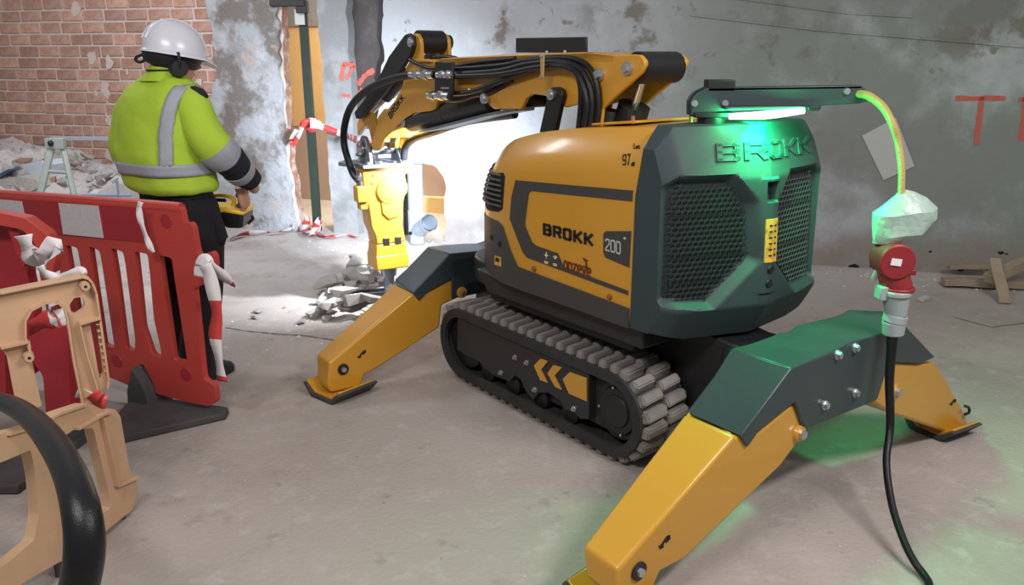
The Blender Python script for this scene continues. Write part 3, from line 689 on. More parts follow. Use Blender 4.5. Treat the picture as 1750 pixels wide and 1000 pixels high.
# outer top facet, slanting away from the ridge
bm = B(); a0, a1, a2 = rl[0], rl[12], rl[11]
def P3(p, y): return Vector((p[0], y, p[1]))
t = [(-0.587, 0.479), (-0.496, 0.451)] + [(-1.090, 0.203), (-1.081, 0.068)]
vs = [P3(a0, YR + .004), P3(a1, YR + .004), P3(a2, YR + .004), P3(t[3], yb2), P3(t[2], yb2), P3(t[0], yb_), P3(t[1], yb_ - .04)]
V0 = [bm.verts.new(v) for v in vs]; V1 = [bm.verts.new(v + Vector((.05, .0, -.04))) for v in vs]
for f in ((0, 1, 4, 5, 6), (1, 2, 3, 4)):
    bm.faces.new([V0[i] for i in f]); bm.faces.new([V1[i] for i in f][::-1])
for i, j in ((0, 6), (6, 5), (5, 4), (4, 3), (3, 2), (2, 1), (1, 0)): bm.faces.new((V0[i], V0[j], V1[j], V1[i]))
link('leg_top_plate', bm, M['yellow'], lg, bevel=.006)
zmin = min(z for x, z in rl); xc = sum(p[0] for p in rl[9:12]) / 3
footpad(lg, xc, YR + .08, .0, .15)
def pin(par, p, y, r=.018, ring_=True, m='bolt'):
    bm = B()
    if ring_: cyl(bm, (p[0], y, p[1]), (p[0], y - .006, p[1]), r * 1.45, seg=24, mi=1)
    cyl(bm, (p[0], y - .004, p[1]), (p[0], y - .016, p[1]), r * .75, r * .7, seg=6)
    link('pivot_pin', bm, [M[m], M['black']], par)
pin(lg, [(-1.011, 0.171)][0], YR, .02)
bm = B(); c = [(-0.257, 0.379)][0]; cyl(bm, (c[0], YR, c[1]), (c[0], YR - .012, c[1]), .030, .026, seg=24, mi=1); cyl(bm, (c[0], YR - .010, c[1]), (c[0], YR - .026, c[1]), .017, seg=6)
link('pivot_pin', bm, [M['bolt'], M['yellow']], lg)
def hook(par, TL, TR_, BR_, BL_, y, s=-1):
    bm = B()
    for q in text_quads('~', TL, TR_, BR_, BL_, th=.85): prY(bm, q, y - .002, y + .001)
    link('hook_symbol', bm, M['ink'], par, shade=False)
hook(lg, *[(-0.926, 0.260), (-0.879, 0.237), (-0.888, 0.194), (-0.938, 0.214)], YR)
# rear right
rr = [(0.218, 0.517), (0.310, 0.497), (0.558, 0.431), (0.684, 0.406), (0.818, 0.296), (1.078, 0.057), (1.131, -0.032), (0.917, -0.018), (0.863, 0.051), (0.386, 0.265), (0.238, 0.350)]
lr = leg_part(rr, YR, YR + .20, 1, YR + .10)
pin(lr, [(1.120, -0.014)][0], YR + .02, .014); 
bm = B(); c = [(0.374, 0.363)][0]; cyl(bm, (c[0], YR, c[1]), (c[0], YR - .012, c[1]), .032, .028, seg=24, mi=1); cyl(bm, (c[0], YR - .010, c[1]), (c[0], YR - .026, c[1]), .018, seg=6)
link('pivot_pin', bm, [M['bolt'], M['yellow']], lr)
hook(lr, *[(0.874, 0.202), (0.939, 0.179), (0.939, 0.146), (0.873, 0.170)], YR)
bm = B(); tube(bm, [Vector((x, YR - .012, z)) for x, z in [(1.009, 0.131), (1.055, 0.110), (1.063, 0.085), (1.023, 0.088)]], .006, 8, 5)
link('lifting_eye', bm, M['black'], lr)
xc = (rr[6][0] + rr[8][0]) / 2; footpad(lr, xc - .03, YR + .06, .0, -.15, .20)
# dark cross member joining the two rear legs
bl = [(-0.589, 0.470), (-0.354, 0.639), (-0.145, 0.641), (-0.096, 0.644), (-0.051, 0.634), (0.011, 0.650), (0.253, 0.634), (0.357, 0.638), (0.654, 0.439), (0.531, 0.441), (0.285, 0.507), (0.232, 0.370), (0.154, 0.372), (-0.240, 0.390), (-0.313, 0.509), (-0.491, 0.462)]
bm = B(); prY(bm, bl, -1.162, -.94)
crossm = link('outrigger_beam', bm, M['steelpaint'], robot, bevel=.006)
bm = B()     # sloping cover in front of the left shoulder
t = [(-0.543, 0.478), (-0.373, 0.645), (-0.117, 0.631), (0.104, 0.613)]
a0, a1, a2, a3 = [P3(bl[i], -1.16) for i in (0, 1, 2, 5)]
vs = [a0, a1, P3(t[1], -.94), P3(t[0], -.94)]
V0 = [bm.verts.new(v) for v in vs]; V1 = [bm.verts.new(v + Vector((.04, 0, -.05))) for v in vs]
bm.faces.new(V0); bm.faces.new(V1[::-1])
for i in range(4): bm.faces.new((V0[i], V0[(i + 1) % 4], V1[(i + 1) % 4], V1[i]))
vs = [a1, a2, a3, P3(t[3], -.94), P3(t[2], -.94), P3(t[1], -.94)]
V0 = [bm.verts.new(v) for v in vs]; V1 = [bm.verts.new(v + Vector((0, 0, -.05))) for v in vs]
bm.faces.new(V0); bm.faces.new(V1[::-1])
for i in range(6): bm.faces.new((V0[i], V0[(i + 1) % 6], V1[(i + 1) % 6], V1[i]))
link('shoulder_cover', bm, M['steelpaint'], crossm, bevel=.005)
bm = B()     # right shoulder top
vs = [P3(bl[5], -1.155)] + [P3(p, -.94) for p in [(0.104, 0.615), (0.285, 0.634), (0.359, 0.634), (0.751, 0.555)]] + [P3(bl[7], -1.155), P3(bl[6], -1.155)]
V0 = [bm.verts.new(v) for v in vs]; V1 = [bm.verts.new(v + Vector((0, 0, -.06))) for v in vs]
bm.faces.new(V0); bm.faces.new(V1[::-1])
for i in range(len(vs)): bm.faces.new((V0[i], V0[(i + 1) % len(vs)], V1[(i + 1) % len(vs)], V1[i]))
link('shoulder_cover', bm, M['steelpaint'], crossm, bevel=.005)
bm = B()
for x, z in [(-0.137, 0.453), (0.055, 0.447), (-0.092, 0.624), (0.017, 0.625)]: bolt(bm, (x, -1.162, z), (0, -1, 0), .013, .018)
link('beam_bolt', bm, M['bolt'], crossm)
bm = B(); box(bm, (0, -.86, .47), (.30, .25, .14)); link('beam_bracket', bm, M['black'], robot, bevel=.01)
# front left
YF = .86
fl = [(-0.530, 0.452), (-0.445, 0.437), (-0.273, 0.490), (-0.230, 0.445), (-0.201, 0.386), (-0.356, 0.355), (-0.374, 0.238), (-0.631, 0.143), (-0.782, 0.092), (-0.815, 0.088), (-0.830, 0.049), (-0.857, 0.031), (-0.999, 0.038), (-1.015, 0.078), (-0.998, 0.193)]
lf = leg_part(fl, YF, YF + .19, 1, YF + .11)
bm = B(); t = [(-0.516, 0.469), (-0.458, 0.440)] + [(-0.999, 0.163), (-0.998, 0.050)]
vs = [P3(fl[0], YF + .004), P3(fl[14], YF + .004), P3(fl[13], YF + .004), P3(t[3], YF + .11), P3(t[2], YF + .11), P3(t[0], YF + .19)]
V0 = [bm.verts.new(v) for v in vs]; V1 = [bm.verts.new(v + Vector((.05, 0, -.04))) for v in vs]
for f in ((0, 1, 4, 5), (1, 2, 3, 4)):
    bm.faces.new([V0[i] for i in f]); bm.faces.new([V1[i] for i in f][::-1])
for i, j in ((0, 5), (5, 4), (4, 3), (3, 2), (2, 1), (1, 0)): bm.faces.new((V0[i], V0[j], V1[j], V1[i]))
link('leg_top_plate', bm, M['yellow'], lf, bevel=.006)
pin(lf, [(-0.931, 0.144)][0], YF, .019)
bm = B(); c = [(-0.242, 0.406)][0]; cyl(bm, (c[0], YF, c[1]), (c[0], YF - .02, c[1]), .032, .028, seg=24, mi=1); cyl(bm, (c[0], YF - .015, c[1]), (c[0], YF - .034, c[1]), .015, seg=6)
link('pivot_pin', bm, [M['bolt'], M['yellow']], lf)
hook(lf, *[(-0.848, 0.224), (-0.802, 0.213), (-0.813, 0.173), (-0.860, 0.184)], YF)
footpad(lf, (fl[12][0] + fl[10][0]) / 2 - .01, YF + .05, 0, .2, .22, .24)
fb = [(-0.536, 0.455), (-0.309, 0.622), (-0.085, 0.607), (0.031, 0.590), (0.070, 0.448), (-0.201, 0.382), (-0.237, 0.449), (-0.280, 0.494), (-0.451, 0.440)]
bm = B(); fb2 = fb[:4] + [(.3, fb[3][1]), (.3, .38), (fb[5][0] + .05, .38)] + fb[5:]
prY(bm, fb2, .85, 1.06)
ff = link('outrigger_beam', bm, M['steelpaint'], robot, bevel=.006)
bm = B(); t = [(-0.517, 0.476), (-0.313, 0.604), (-0.050, 0.599)]
vs = [P3(fb[0], .852), P3(fb[1], .852), P3(t[1], 1.06), P3(t[0], 1.06)]
V0 = [bm.verts.new(v) for v in vs]; V1 = [bm.verts.new(v + Vector((.04, 0, -.05))) for v in vs]
bm.faces.new(V0); bm.faces.new(V1[::-1])
for i in range(4): bm.faces.new((V0[i], V0[(i + 1) % 4], V1[(i + 1) % 4], V1[i]))
vs = [P3(fb[1], .852), P3(fb[2], .852), P3(t[2], 1.06), P3(t[1], 1.06)]
V0 = [bm.verts.new(v) for v in vs]; V1 = [bm.verts.new(v + Vector((0, 0, -.04))) for v in vs]
bm.faces.new(V0); bm.faces.new(V1[::-1])
for i in range(4): bm.faces.new((V0[i], V0[(i + 1) % 4], V1[(i + 1) % 4], V1[i]))
link('shoulder_cover', bm, M['steelpaint'], ff, bevel=.005)
# front right, mirror of the front left (stands behind the machine)
lf2 = leg_part([(x, z) for x, z in fl], YF, YF + .19, -1, YF + .11); bm = B(); prY(bm, [(-x, z) for x, z in fb2], .85, 1.06)
link('outrigger_beam', bm, M['steelpaint'], robot, bevel=.006)
footpad(lf2, -(fl[12][0] + fl[10][0]) / 2 + .01, YF + .05, 0, -.2, .22, .24)
# --- slew tower and arm (plane x = 0)
bm = B(); cyl(bm, (0, .62, .50), (0, .62, .62), .26, seg=40); cyl(bm, (0, .62, .62), (0, .62, .70), .20, seg=40); box(bm, (0, .66, .78), (.24, .30, .30))
link('slew_base', bm, M['frame'], robot, bevel=.01)
XN, XF = -.13, .13
bmp = [(1.173, 1.573), (1.048, 1.579), (0.821, 1.585), (0.537, 1.596), (0.068, 1.604), (-0.097, 1.592), (-0.193, 1.595), (-0.237, 1.593), (-0.263, 1.571), (-0.264, 1.554), (-0.247, 1.525), (-0.196, 1.489), (-0.105, 1.429), (-0.036, 1.379), (-0.023, 1.283), (0.118, 1.273), (0.075, 1.400), (0.193, 1.372), (0.295, 1.413), (0.355, 1.423), (0.421, 1.421), (0.463, 1.401), (0.502, 1.349), (0.682, 1.343), (0.710, 1.339), (0.748, 1.356), (0.800, 1.407), (0.924, 1.428), (1.054, 1.429), (1.178, 1.455)]
bm = B(); prX(bm, bmp, XN, XN + .022); prX(bm, bmp, XF - .022, XF)
web = [bmp[i] for i in (0, 2, 4, 5)]; prX(bm, web + [(web[-1][0], web[-1][1] - .03), (web[0][0], web[0][1] - .03)], XN, XF)
prX(bm, [bmp[29], bmp[27], bmp[26], bmp[20], bmp[18], (bmp[18][0], bmp[18][1] + .03), (bmp[26][0], bmp[26][1] + .03), (bmp[29][0], bmp[29][1] + .03)], XN + .01, XF - .01)
boom = link('boom', bm, M['yellow'], robot, bevel=.005)
bm = B(); c = [(-0.202, 1.544)][0]; cyl(bm, (XN + .02, *c), (XF - .02, *c), .062, seg=36)
link('pivot_barrel', bm, M['black'], boom)
bm = B()
for (y, z), r_ in zip([(-0.177, 1.542), (-0.020, 1.516)], (.020, .020)):
    cyl(bm, (XN, y, z), (XN - .012, y, z), r_ * 1.3, seg=24); cyl(bm, (XN - .01, y, z), (XN - .028, y, z), r_ * .85, seg=6)
for (y, z) in [(0.244, 1.427), (0.738, 1.390)]:
    cyl(bm, (XN - .03, y, z), (XN - .045, y, z), .024, seg=24); cyl(bm, (XN - .045, y, z), (XN - .052, y, z), .013, seg=16)
link('pivot_pin', bm, M['bolt'], boom)
# black plate carried on top of the boom
bm = B(); prX(bm, [(0.698, 1.669), (0.206, 1.667), (0.203, 1.601), (0.698, 1.602)], -.006, .006)
link('black_plate', bm, M['black'], boom, bevel=.003)
bm = B()
for y, z in [(0.460, 1.602), (0.335, 1.604)]: cyl(bm, (-.012, y, z - .012), (-.012, y, z + .008), .008, seg=8)
link('plate_bolt', bm, M['bolt'], boom)
# dark link arm rising out of the hood to the boom
lk = [(0.272, 1.442), (0.245, 1.458), (0.214, 1.459), (0.184, 1.450), (0.175, 1.426), (0.186, 1.396), (0.225, 1.266), (0.329, 1.259), (0.294, 1.363)]
bm = B(); prX(bm, lk, XN - .032, XN - .006); prX(bm, lk, XF + .006, XF + .03)
link('boom_link', bm, M['black'], robot, bevel=.004)
# rear boom cylinder
bm = B(); a, c = [(-0.108, 1.485), (-0.038, 1.290)]; cyl(bm, (.02, *c), (.02, c[0] + (a[0] - c[0]) * .52, c[1] + (a[1] - c[1]) * .52), .068, seg=28)
cyl(bm, (.02, *c), (.02, *a), .020, seg=18, mi=1); cyl(bm, (-.05, c[0] + .07, c[1] - .05), (-.05, c[0] + .05, c[1] + .08), .05, seg=20)
link('boom_cylinder', bm, [M['black'], M['chrome']], robot)
bm = B(); c = [(0.660, 1.379)][0]; 
for c in [(0.697, 1.375), (0.633, 1.383)]: cyl(bm, (XN + .025, *c), (XF - .025, *c), .038, seg=24)
link('cross_tube', bm, M['black'], boom)
# dipper cylinder under the boom
bm = B(); a, c, e = [(1.638, 1.221), (0.848, 1.365), (0.636, 1.391)]
cyl(bm, (-.03, *a), (-.03, *c), .062, .060, seg=28); cyl(bm, (-.03, *c), (-.03, *e), .045, seg=24)
cyl(bm, (-.085, *a), (.03, *a), .036, seg=22)
cyl(bm, (-.092, *a), (-.085, *a), .026, seg=22, mi=1)
A_ = Vector((-.03, *a)); C_ = Vector((-.03, *c)); m_ = A_.lerp(C_, .48)
cyl(bm, m_, A_.lerp(C_, .495), .0645, seg=28)
dc = link('arm_cylinder', bm, [M['frame'], M['chrome']], robot, bevel=.004)
bm = B(); gp = [(1.526, 1.166), (1.384, 1.198), (0.849, 1.307), (0.596, 1.352), (0.596, 1.335), (0.849, 1.293), (1.295, 1.201)]
prX(bm, gp, -.09, .03); link('cylinder_guard', bm, M['steel'], dc, shade=False)
# dipper (short arm) with clevis on top
dp = [(1.565, 1.527), (1.525, 1.558), (1.253, 1.560), (1.252, 1.453), (1.245, 1.356), (1.276, 1.312), (1.329, 1.297), (1.432, 1.285), (1.506, 1.278), (1.611, 1.239), (1.736, 1.168), (1.851, 1.105), (1.915, 1.037), (1.974, 1.024), (2.016, 1.049), (1.988, 1.105), (1.913, 1.211), (1.723, 1.319), (1.617, 1.421)]
bm = B(); prX(bm, dp, -.10, -.08); prX(bm, dp, .08, .10)
prX(bm, [dp[2], dp[3], dp[4], dp[5], dp[7], dp[9], dp[11], (dp[11][0], dp[11][1] + .02), (dp[7][0] + .02, dp[7][1] + .02), (dp[3][0] + .02, dp[3][1])], -.09, .09)
ear = [(1.544, 1.552), (1.527, 1.627), (1.498, 1.688), (1.467, 1.702), (1.437, 1.699), (1.409, 1.674), (1.405, 1.644), (1.404, 1.553)]
dip = link('dipper_arm', bm, M['yellow'], robot, bevel=.005)
bm = B(); prX(bm, ear, -.10, -.078); prX(bm, ear, .078, .10); link('clevis_ear', bm, M['yellow'], dip, bevel=.004)
bm = B(); box(bm, (0, (dp[1][0] + dp[2][0]) / 2 - .02, dp[1][1] + .003), (.24, .16, .014)); link('clevis_plate', bm, M['yellow'], dip, bevel=.003)
c = [(1.470, 1.657)][0]
bm = B(); cyl(bm, (-.075, *c), (.075, *c), .062, seg=30); cyl(bm, (.10, *c), (.13, *c), .04, seg=20); link('link_roller', bm, M['black'], dip)
bm = B(); cyl(bm, (-.12, *c), (-.13, *c), .026, seg=22); cyl(bm, (-.13, *c), (-.136, *c), .013, seg=16); link('pivot_pin', bm, M['bolt'], dip)
bm = B(); lkp = [(1.530, 1.694), (1.487, 1.703), (1.446, 1.687), (1.443, 1.638), (1.470, 1.596), (1.601, 1.492), (1.783, 1.373), (2.093, 1.211), (2.146, 1.208), (2.165, 1.246), (2.059, 1.311), (1.806, 1.491), (1.712, 1.580)]
prX(bm, lkp, -.125, -.103); prX(bm, lkp, .103, .125)
link('tilt_link', bm, M['black'], dip, bevel=.004)
bm = B(); a, c, e = [(1.701, 1.489), (1.943, 1.344), (2.192, 1.212)]
cyl(bm, (-.02, *a), (-.02, *c), .035, seg=20); cyl(bm, (-.02, *c), (-.02, *e), .017, seg=16, mi=1)
cyl(bm, (.03, a[0], a[1]), (.03, c[0], c[1]), .012, seg=12, mi=1)
link('tilt_cylinder', bm, [M['frame'], M['chrome']], dip)
bm = B()
for q in text_quads('BROKK', *[(1.790, 1.256), (1.627, 1.375), (1.590, 1.357), (1.758, 1.227)], th=1.3, gap=1.2): prX(bm, q, -.102, -.0995)
link('lettering', bm, M['ink'], dip, shade=False)
bm = B(); hk = [(2.216, 1.097), (2.215, 1.170), (2.171, 1.216), (2.090, 1.266), (2.032, 1.248), (1.973, 1.185), (1.951, 1.106), (1.980, 1.030), (2.055, 1.023), (2.034, 1.082), (2.058, 1.144), (2.100, 1.170), (2.165, 1.137)]
prX(bm, hk, -.085, -.055); prX(bm, hk, .045, .075); link('tool_hook', bm, M['yellow'], dip, bevel=.004)
# --- tool bracket and breaker, turned a little about the vertical
tc_ = [(2.072, 0.943)][0]
tool = empty('hydraulic_breaker', (0, tc_[0], 0)); tool.parent = robot; tool.rotation_euler[2] = R(-10)
zt = tc_[1] - .012
tl = zt
bm = B(); prZ(bm, [(-.165, -.13), (.165, -.13), (.165, .12), (.10, .17), (-.12, .17), (-.20, .16), (-.25, .10), (-.23, .04), (-.165, .02)], zt - .012, zt + .012)
br = link('tool_bracket', bm, M['steel'], tool, bevel=.003)
bm = B()
earp = [(-.10, 0), (.12, 0), (.13, .06), (.10, .13), (.04, .175), (-.02, .17), (-.07, .12), (-.10, .05)]
for x in (-.10, .12): prX(bm, [(y, zt + z) for y, z in earp], x - .012, x + .012)
for x in (-.075, .095): prX(bm, [(-.12, zt), (-.02, zt), (-.02, zt + .11)], x - .004, x + .004)
bl2 = link('bracket_ear', bm, M['steel'], tool, bevel=.004)
bm = B(); cyl(bm, (-.12, .03, zt + .09), (.14, .03, zt + .09), .038, seg=24)
cyl(bm, (-.135, .03, zt + .09), (-.118, .03, zt + .09), .05, seg=24); bolt(bm, (-.135, .0, zt + .12), (-1, 0, 0), .012, .02); bolt(bm, (-.135, .03, zt + .06), (-1, 0, 0), .010, .02)
link('bracket_pin', bm, M['chrome'], tool)
bm = B()
for x in (-.12, -.04, .05, .13):
    bolt(bm, (x, -.10, zt + .012), (0, 0, 1), .011, .016)
for x in (-.11, .11): bolt(bm, (x, .10, zt + .012), (0, 0, 1), .011, .016)
link('plate_bolt', bm, M['bolt'], tool)
zb = zt - .012
def bz(k): return zb - k
bm = B()           # breaker housing: profile in x-z, extruded in y
hp = [(-.155, 0), (.155, 0), (.155, -.05), (.125, -.055), (.13, -.10), (.142, -.13), (.135, -.17), (.115, -.20), (.105, -.24), (.10, -.33), (.095, -.38), (.105, -.44), (.11, -.49), (-.085, -.49), (-.09, -.43), (-.115, -.37), (-.125, -.24), (-.14, -.20), (-.15, -.10)]
prY(bm, [(x, bz(-z)) for x, z in hp], -.085, .085)
hs_ = link('housing', bm, M['yellow'], tool, bevel=.012, seg=3)
bm = B(); prZ(bm, [(-.095, -.095), (.125, -.095), (.125, .10), (-.095, .10)], bz(.66), bz(.565)); 
prY(bm, [(-.085, bz(.49)), (.11, bz(.49)), (.115, bz(.53)), (.125, bz(.57)), (-.095, bz(.57)), (-.088, bz(.53))], -.085, .085)
link('tool_collar', bm, M['yellow'], tool, bevel=.010, seg=3)
bm = B(); cyl(bm, (.01, -.085, bz(.15)), (.01, -.104, bz(.15)), .085, .08, seg=36); cyl(bm, (.01, -.10, bz(.15)), (.01, -.108, bz(.15)), .06, seg=30)
prY(bm, [(-.045, bz(.22)), (.075, bz(.22)), (.07, bz(.31)), (.0, bz(.33)), (-.04, bz(.29))], -.098, -.085)
link('cover_disc', bm, M['yellow'], hs_, bevel=.003)
bm = B()
for x, z in ((-.09, .05), (.09, .05), (-.10, .10), (.05, .10), (.0, .13), (.05, .17)): cyl(bm, (x, -.083, bz(z)), (x, -.0865, bz(z)), .007, seg=10)
link('housing_hole', bm, M['ink'], hs_)
bm = B(); box(bm, (-.165, -.06, bz(.16)), (.07, .09, .10)); box(bm, (-.155, -.05, bz(.235)), (.05, .07, .05)); link('hose_port', bm, M['yellow'], tool, bevel=.008)
bm = B(); cyl(bm, (-.165, -.06, bz(.11)), (-.17, -.06, bz(.02)), .022, .018, seg=18); cyl(bm, (-.175, -.06, bz(.075)), (-.17, -.06, bz(.05)), .028, seg=6); link('hose_fitting', bm, M['chrome'], tool)
bm = B()
for x in (-.025, .055):
    prY(bm, ragged([(x - .02, bz(.50)), (x + .025, bz(.50)), (x + .028, bz(.455)), (x - .018, bz(.45))], .012, .004, 5), -.088, -.083)
link('worn_plate', bm, M['chrome'], hs_, shade=False)
zc = bz(.66); bm = B()
cyl(bm, (.015, 0, zc), (.015, 0, zc - .06), .058, .05, seg=24); cyl(bm, (.015, 0, zc - .05), (.015, 0, .07), .036, seg=24); cyl(bm, (.015, 0, .07), (.015, 0, .004), .036, .008, seg=24)
link('chisel', bm, M['steel'], tool)
# --- hoses
def hose(name, pts, r, m='hose', seg=12, par=robot, n=8): 
    bm = B(); tube(bm, pts, r, seg, n); return link(name, bm, M[m], par, ang=80)
def X3(yz, x): return [Vector((x, y, z)) for y, z in yz]
hose('hydraulic_hose', X3([(1.123, 1.490), (1.381, 1.485), (1.635, 1.451), (1.881, 1.385), (2.075, 1.289), (2.175, 1.167), (2.196, 1.058), (2.160, 0.970), (2.100, 0.882), (2.035, 0.846)], -.19), .0215)
hose('hydraulic_hose', X3([(1.882, 0.972), (1.849, 1.053), (1.736, 1.112), (1.540, 1.160), (1.185, 1.245), (0.774, 1.305)], .05), .022)
paths = [[(1.018, 1.497), (0.627, 1.520), (0.411, 1.552), (0.213, 1.563), (0.083, 1.543), (0.017, 1.486), (-0.011, 1.405), (-0.001, 1.288)], [(0.989, 1.487), (0.601, 1.505), (0.345, 1.538), (0.171, 1.547), (0.078, 1.527), (0.027, 1.475), (-0.001, 1.398), (0.013, 1.289)], [(1.167, 1.526), (1.032, 1.522), (0.640, 1.544), (0.423, 1.569), (0.187, 1.580), (0.059, 1.560), (-0.010, 1.498), (-0.035, 1.406), (-0.026, 1.290)],
         [(1.034, 1.403), (0.853, 1.415), (0.614, 1.471), (0.398, 1.522), (0.201, 1.554), (0.097, 1.536), (0.055, 1.474), (0.049, 1.391), (0.060, 1.285)]]
for k, pth in enumerate(paths): hose('hydraulic_hose', X3(pth, (-.165, -.185, -.15, -.17)[k]), (.0145, .013, .013, .0135)[k])
hose('hydraulic_hose', X3([(1.459, 1.565), (1.370, 1.542), (1.227, 1.522), (1.009, 1.537), (0.808, 1.558), (0.533, 1.576)], -.14), .010)
hose('hydraulic_hose', X3([(1.381, 1.577), (1.267, 1.581), (1.157, 1.575), (1.077, 1.561), (0.874, 1.557)], -.05), .011)
hose('hydraulic_hose', X3([(1.125, 1.368), (0.991, 1.373), (0.863, 1.401), (0.741, 1.417), (0.559, 1.484)], -.13), .016)
bm = B(); prX(bm, [(1.109, 1.559), (0.946, 1.557), (0.956, 1.406), (0.989, 1.370), (1.048, 1.368), (1.084, 1.401), (1.117, 1.406)], -.205, -.19)
cl = link('hose_clamp', bm, M['black'], robot, bevel=.004)
bm = B(); prX(bm, [(1.056, 1.434), (0.982, 1.436), (0.982, 1.428), (1.057, 1.426)], -.2065, -.2045); link('clamp_print', bm, M['bolt'], cl, shade=False)
bm = B()
for line in ([(1.357, 1.491), (1.310, 1.490), (1.269, 1.490), (1.223, 1.491), (1.178, 1.490), (1.128, 1.493)], [(1.091, 1.493), (1.058, 1.494), (1.026, 1.493), (0.995, 1.495), (0.974, 1.496), (0.953, 1.496)], [(1.186, 1.389), (1.152, 1.390), (1.119, 1.389), (1.080, 1.393), (1.037, 1.392), (0.984, 1.391)]):
    rs = [.017, .024, .018, .026, .020, .022]; x_ = -.2
    for k, (a, c) in enumerate(zip(line, line[1:])): cyl(bm, (x_, *a), (x_, *c), rs[k], rs[k], seg=6 if k % 2 else 16)
link('hose_coupling', bm, M['chrome'], robot)
bm = B(); prX(bm, [(0.270, 1.594), (0.243, 1.594), (0.245, 1.496), (0.265, 1.495)], -.212, -.206); st_ = link('hose_strap', bm, M['sleeve'], robot, bevel=.002)
bm = B()
for y, z in [(0.259, 1.589), (0.257, 1.500)]: bolt(bm, (-.212, y, z), (-1, 0, 0), .006, .01)
link('strap_bolt', bm, M['bolt'], st_)
# work lamp on the front of the machine, lighting the breaker and the wall
bm = B(); box(bm, (.12, .74, 1.02), (.13, .06, .09)); cyl(bm, (.12, .74, .72), (.12, .74, .99), .012, seg=10)
wlamp = link('work_lamp', bm, M['black'], robot, bevel=.008)
bm = B(); box(bm, (.12, .772, 1.02), (.11, .008, .07)); link('lamp_glass', bm, mat('lamp_glass', (.8, .85, .9), .3, emit=(.85, .92, 1), est=30), wlamp)
lp = RM @ Vector((.12, .80, 1.02))
lamp('work_light', 'SPOT', lp, (-.72, 6.6, .66), 900, (.80, .90, 1), .06, spot_size=R(60), spot_blend=1)
bm = B(); box(bm, (.09, 1.46, 1.215), (.09, .05, .05), Euler((-.7, 0, 0))); fill_lamp = link('added_fill_lamp', bm, M['black'], robot, bevel=.006)  # made-up housing, added to carry a fill light for the breaker
bm = B(); box(bm, (.09, 1.483, 1.193), (.075, .006, .038), Euler((-.7, 0, 0))); link('lamp_glass', bm, bpy.data.materials['lamp_glass'], fill_lamp)  # glowing face of the added fill housing
lamp('breaker_fill_light', 'SPOT', RM @ Vector((.09, 1.50, 1.175)), RM @ Vector((0, 2.13, .78)), 420, (.86, .93, 1), .03, spot_size=R(95), spot_blend=.8)  # added spot, brightens the upper breaker and dipper
# --- swivelling tail arm with the green light (built in world coordinates, moved into the robot frame)
ty = 2.98
def toR(o): o.data.transform(RM.inverted()); return o
ta = [(0.635, 1.432), (0.643, 1.450), (0.658, 1.466), (0.692, 1.482), (1.237, 1.490), (1.284, 1.442), (1.236, 1.428), (1.100, 1.420), (1.097, 1.405), (1.056, 1.405), (1.051, 1.414), (0.760, 1.401), (0.661, 1.389), (0.659, 1.383), (0.638, 1.385)]
bm = B(); prY(bm, ta, ty, ty + .012); prY(bm, ta, ty + .07, ty + .082); prY(bm, [ta[3], ta[4], (ta[4][0], ta[4][1] - .012), (ta[3][0], ta[3][1] - .012)], ty, ty + .08)
arm = toR(link('tail_arm', bm, M['steelpaint'], None, bevel=.004)); arm.parent = robot
bm = B()
for x, z in [(0.648, 1.428), (0.756, 1.428)]: cyl(bm, (x, ty, z), (x, ty - .008, z), .013, .011, seg=20)
for x, z in [(1.183, 1.470)]: cyl(bm, (x, ty, z), (x, ty - .008, z), .013, .011, seg=20)
o = toR(link('arm_rivet', bm, M['bolt'], None)); o.parent = arm
bm = B(); x0, x1 = [(0.694, 1.495), (0.789, 1.495)]; box(bm, ((x0[0] + x1[0]) / 2, 3.02, x0[1] - .006), (x1[0] - x0[0], .08, .04)); prY(bm, [(1.047, 1.419), (1.093, 1.419), (1.090, 1.403), (1.053, 1.403)], 2.97, 3.06)
o = toR(link('arm_block', bm, M['black'], None, bevel=.003)); o.parent = arm
q = [(0.720, 1.388), (0.723, 1.351)]
bm = B(); cyl(bm, (q[0][0], 3.02, q[1][1] - .03), (q[0][0], 3.02, q[0][1] + .01), .05, seg=24); box(bm, (q[0][0], 3.02, q[0][1] + .0), (.14, .10, .02))
o = toR(link('arm_pivot', bm, M['black'], None, bevel=.003)); o.parent = arm
a, c = [(0.761, 1.393), (1.021, 1.411)]
bm = B(); tube(bm, [(a[0], 2.925, a[1] - .006), ((a[0] + c[0]) / 2, 2.925, (a[1] + c[1]) / 2 - .010), (c[0], 2.925, c[1] - .004)], [.010, .0145, .010], 14, 10, flat=.8)
o = toR(link('green_light_bar', bm, M['led'], None)); o.parent = arm
bm = B(); box(bm, ((a[0] + c[0]) / 2, 2.96, (a[1] + c[1]) / 2 + .014), (c[0] - a[0] + .03, .05, .012))
glp = ((a[0] + c[0]) / 2, 2.945, (a[1] + c[1]) / 2 - .030)
lamp('green_light', 'AREA', glp, (glp[0] + .22, 2.98, 1.0), 17, (.0, 1, .28), c[0] - a[0], .02)
o = toR(link('light_housing', bm, M['black'], None, bevel=.003)); o.parent = arm

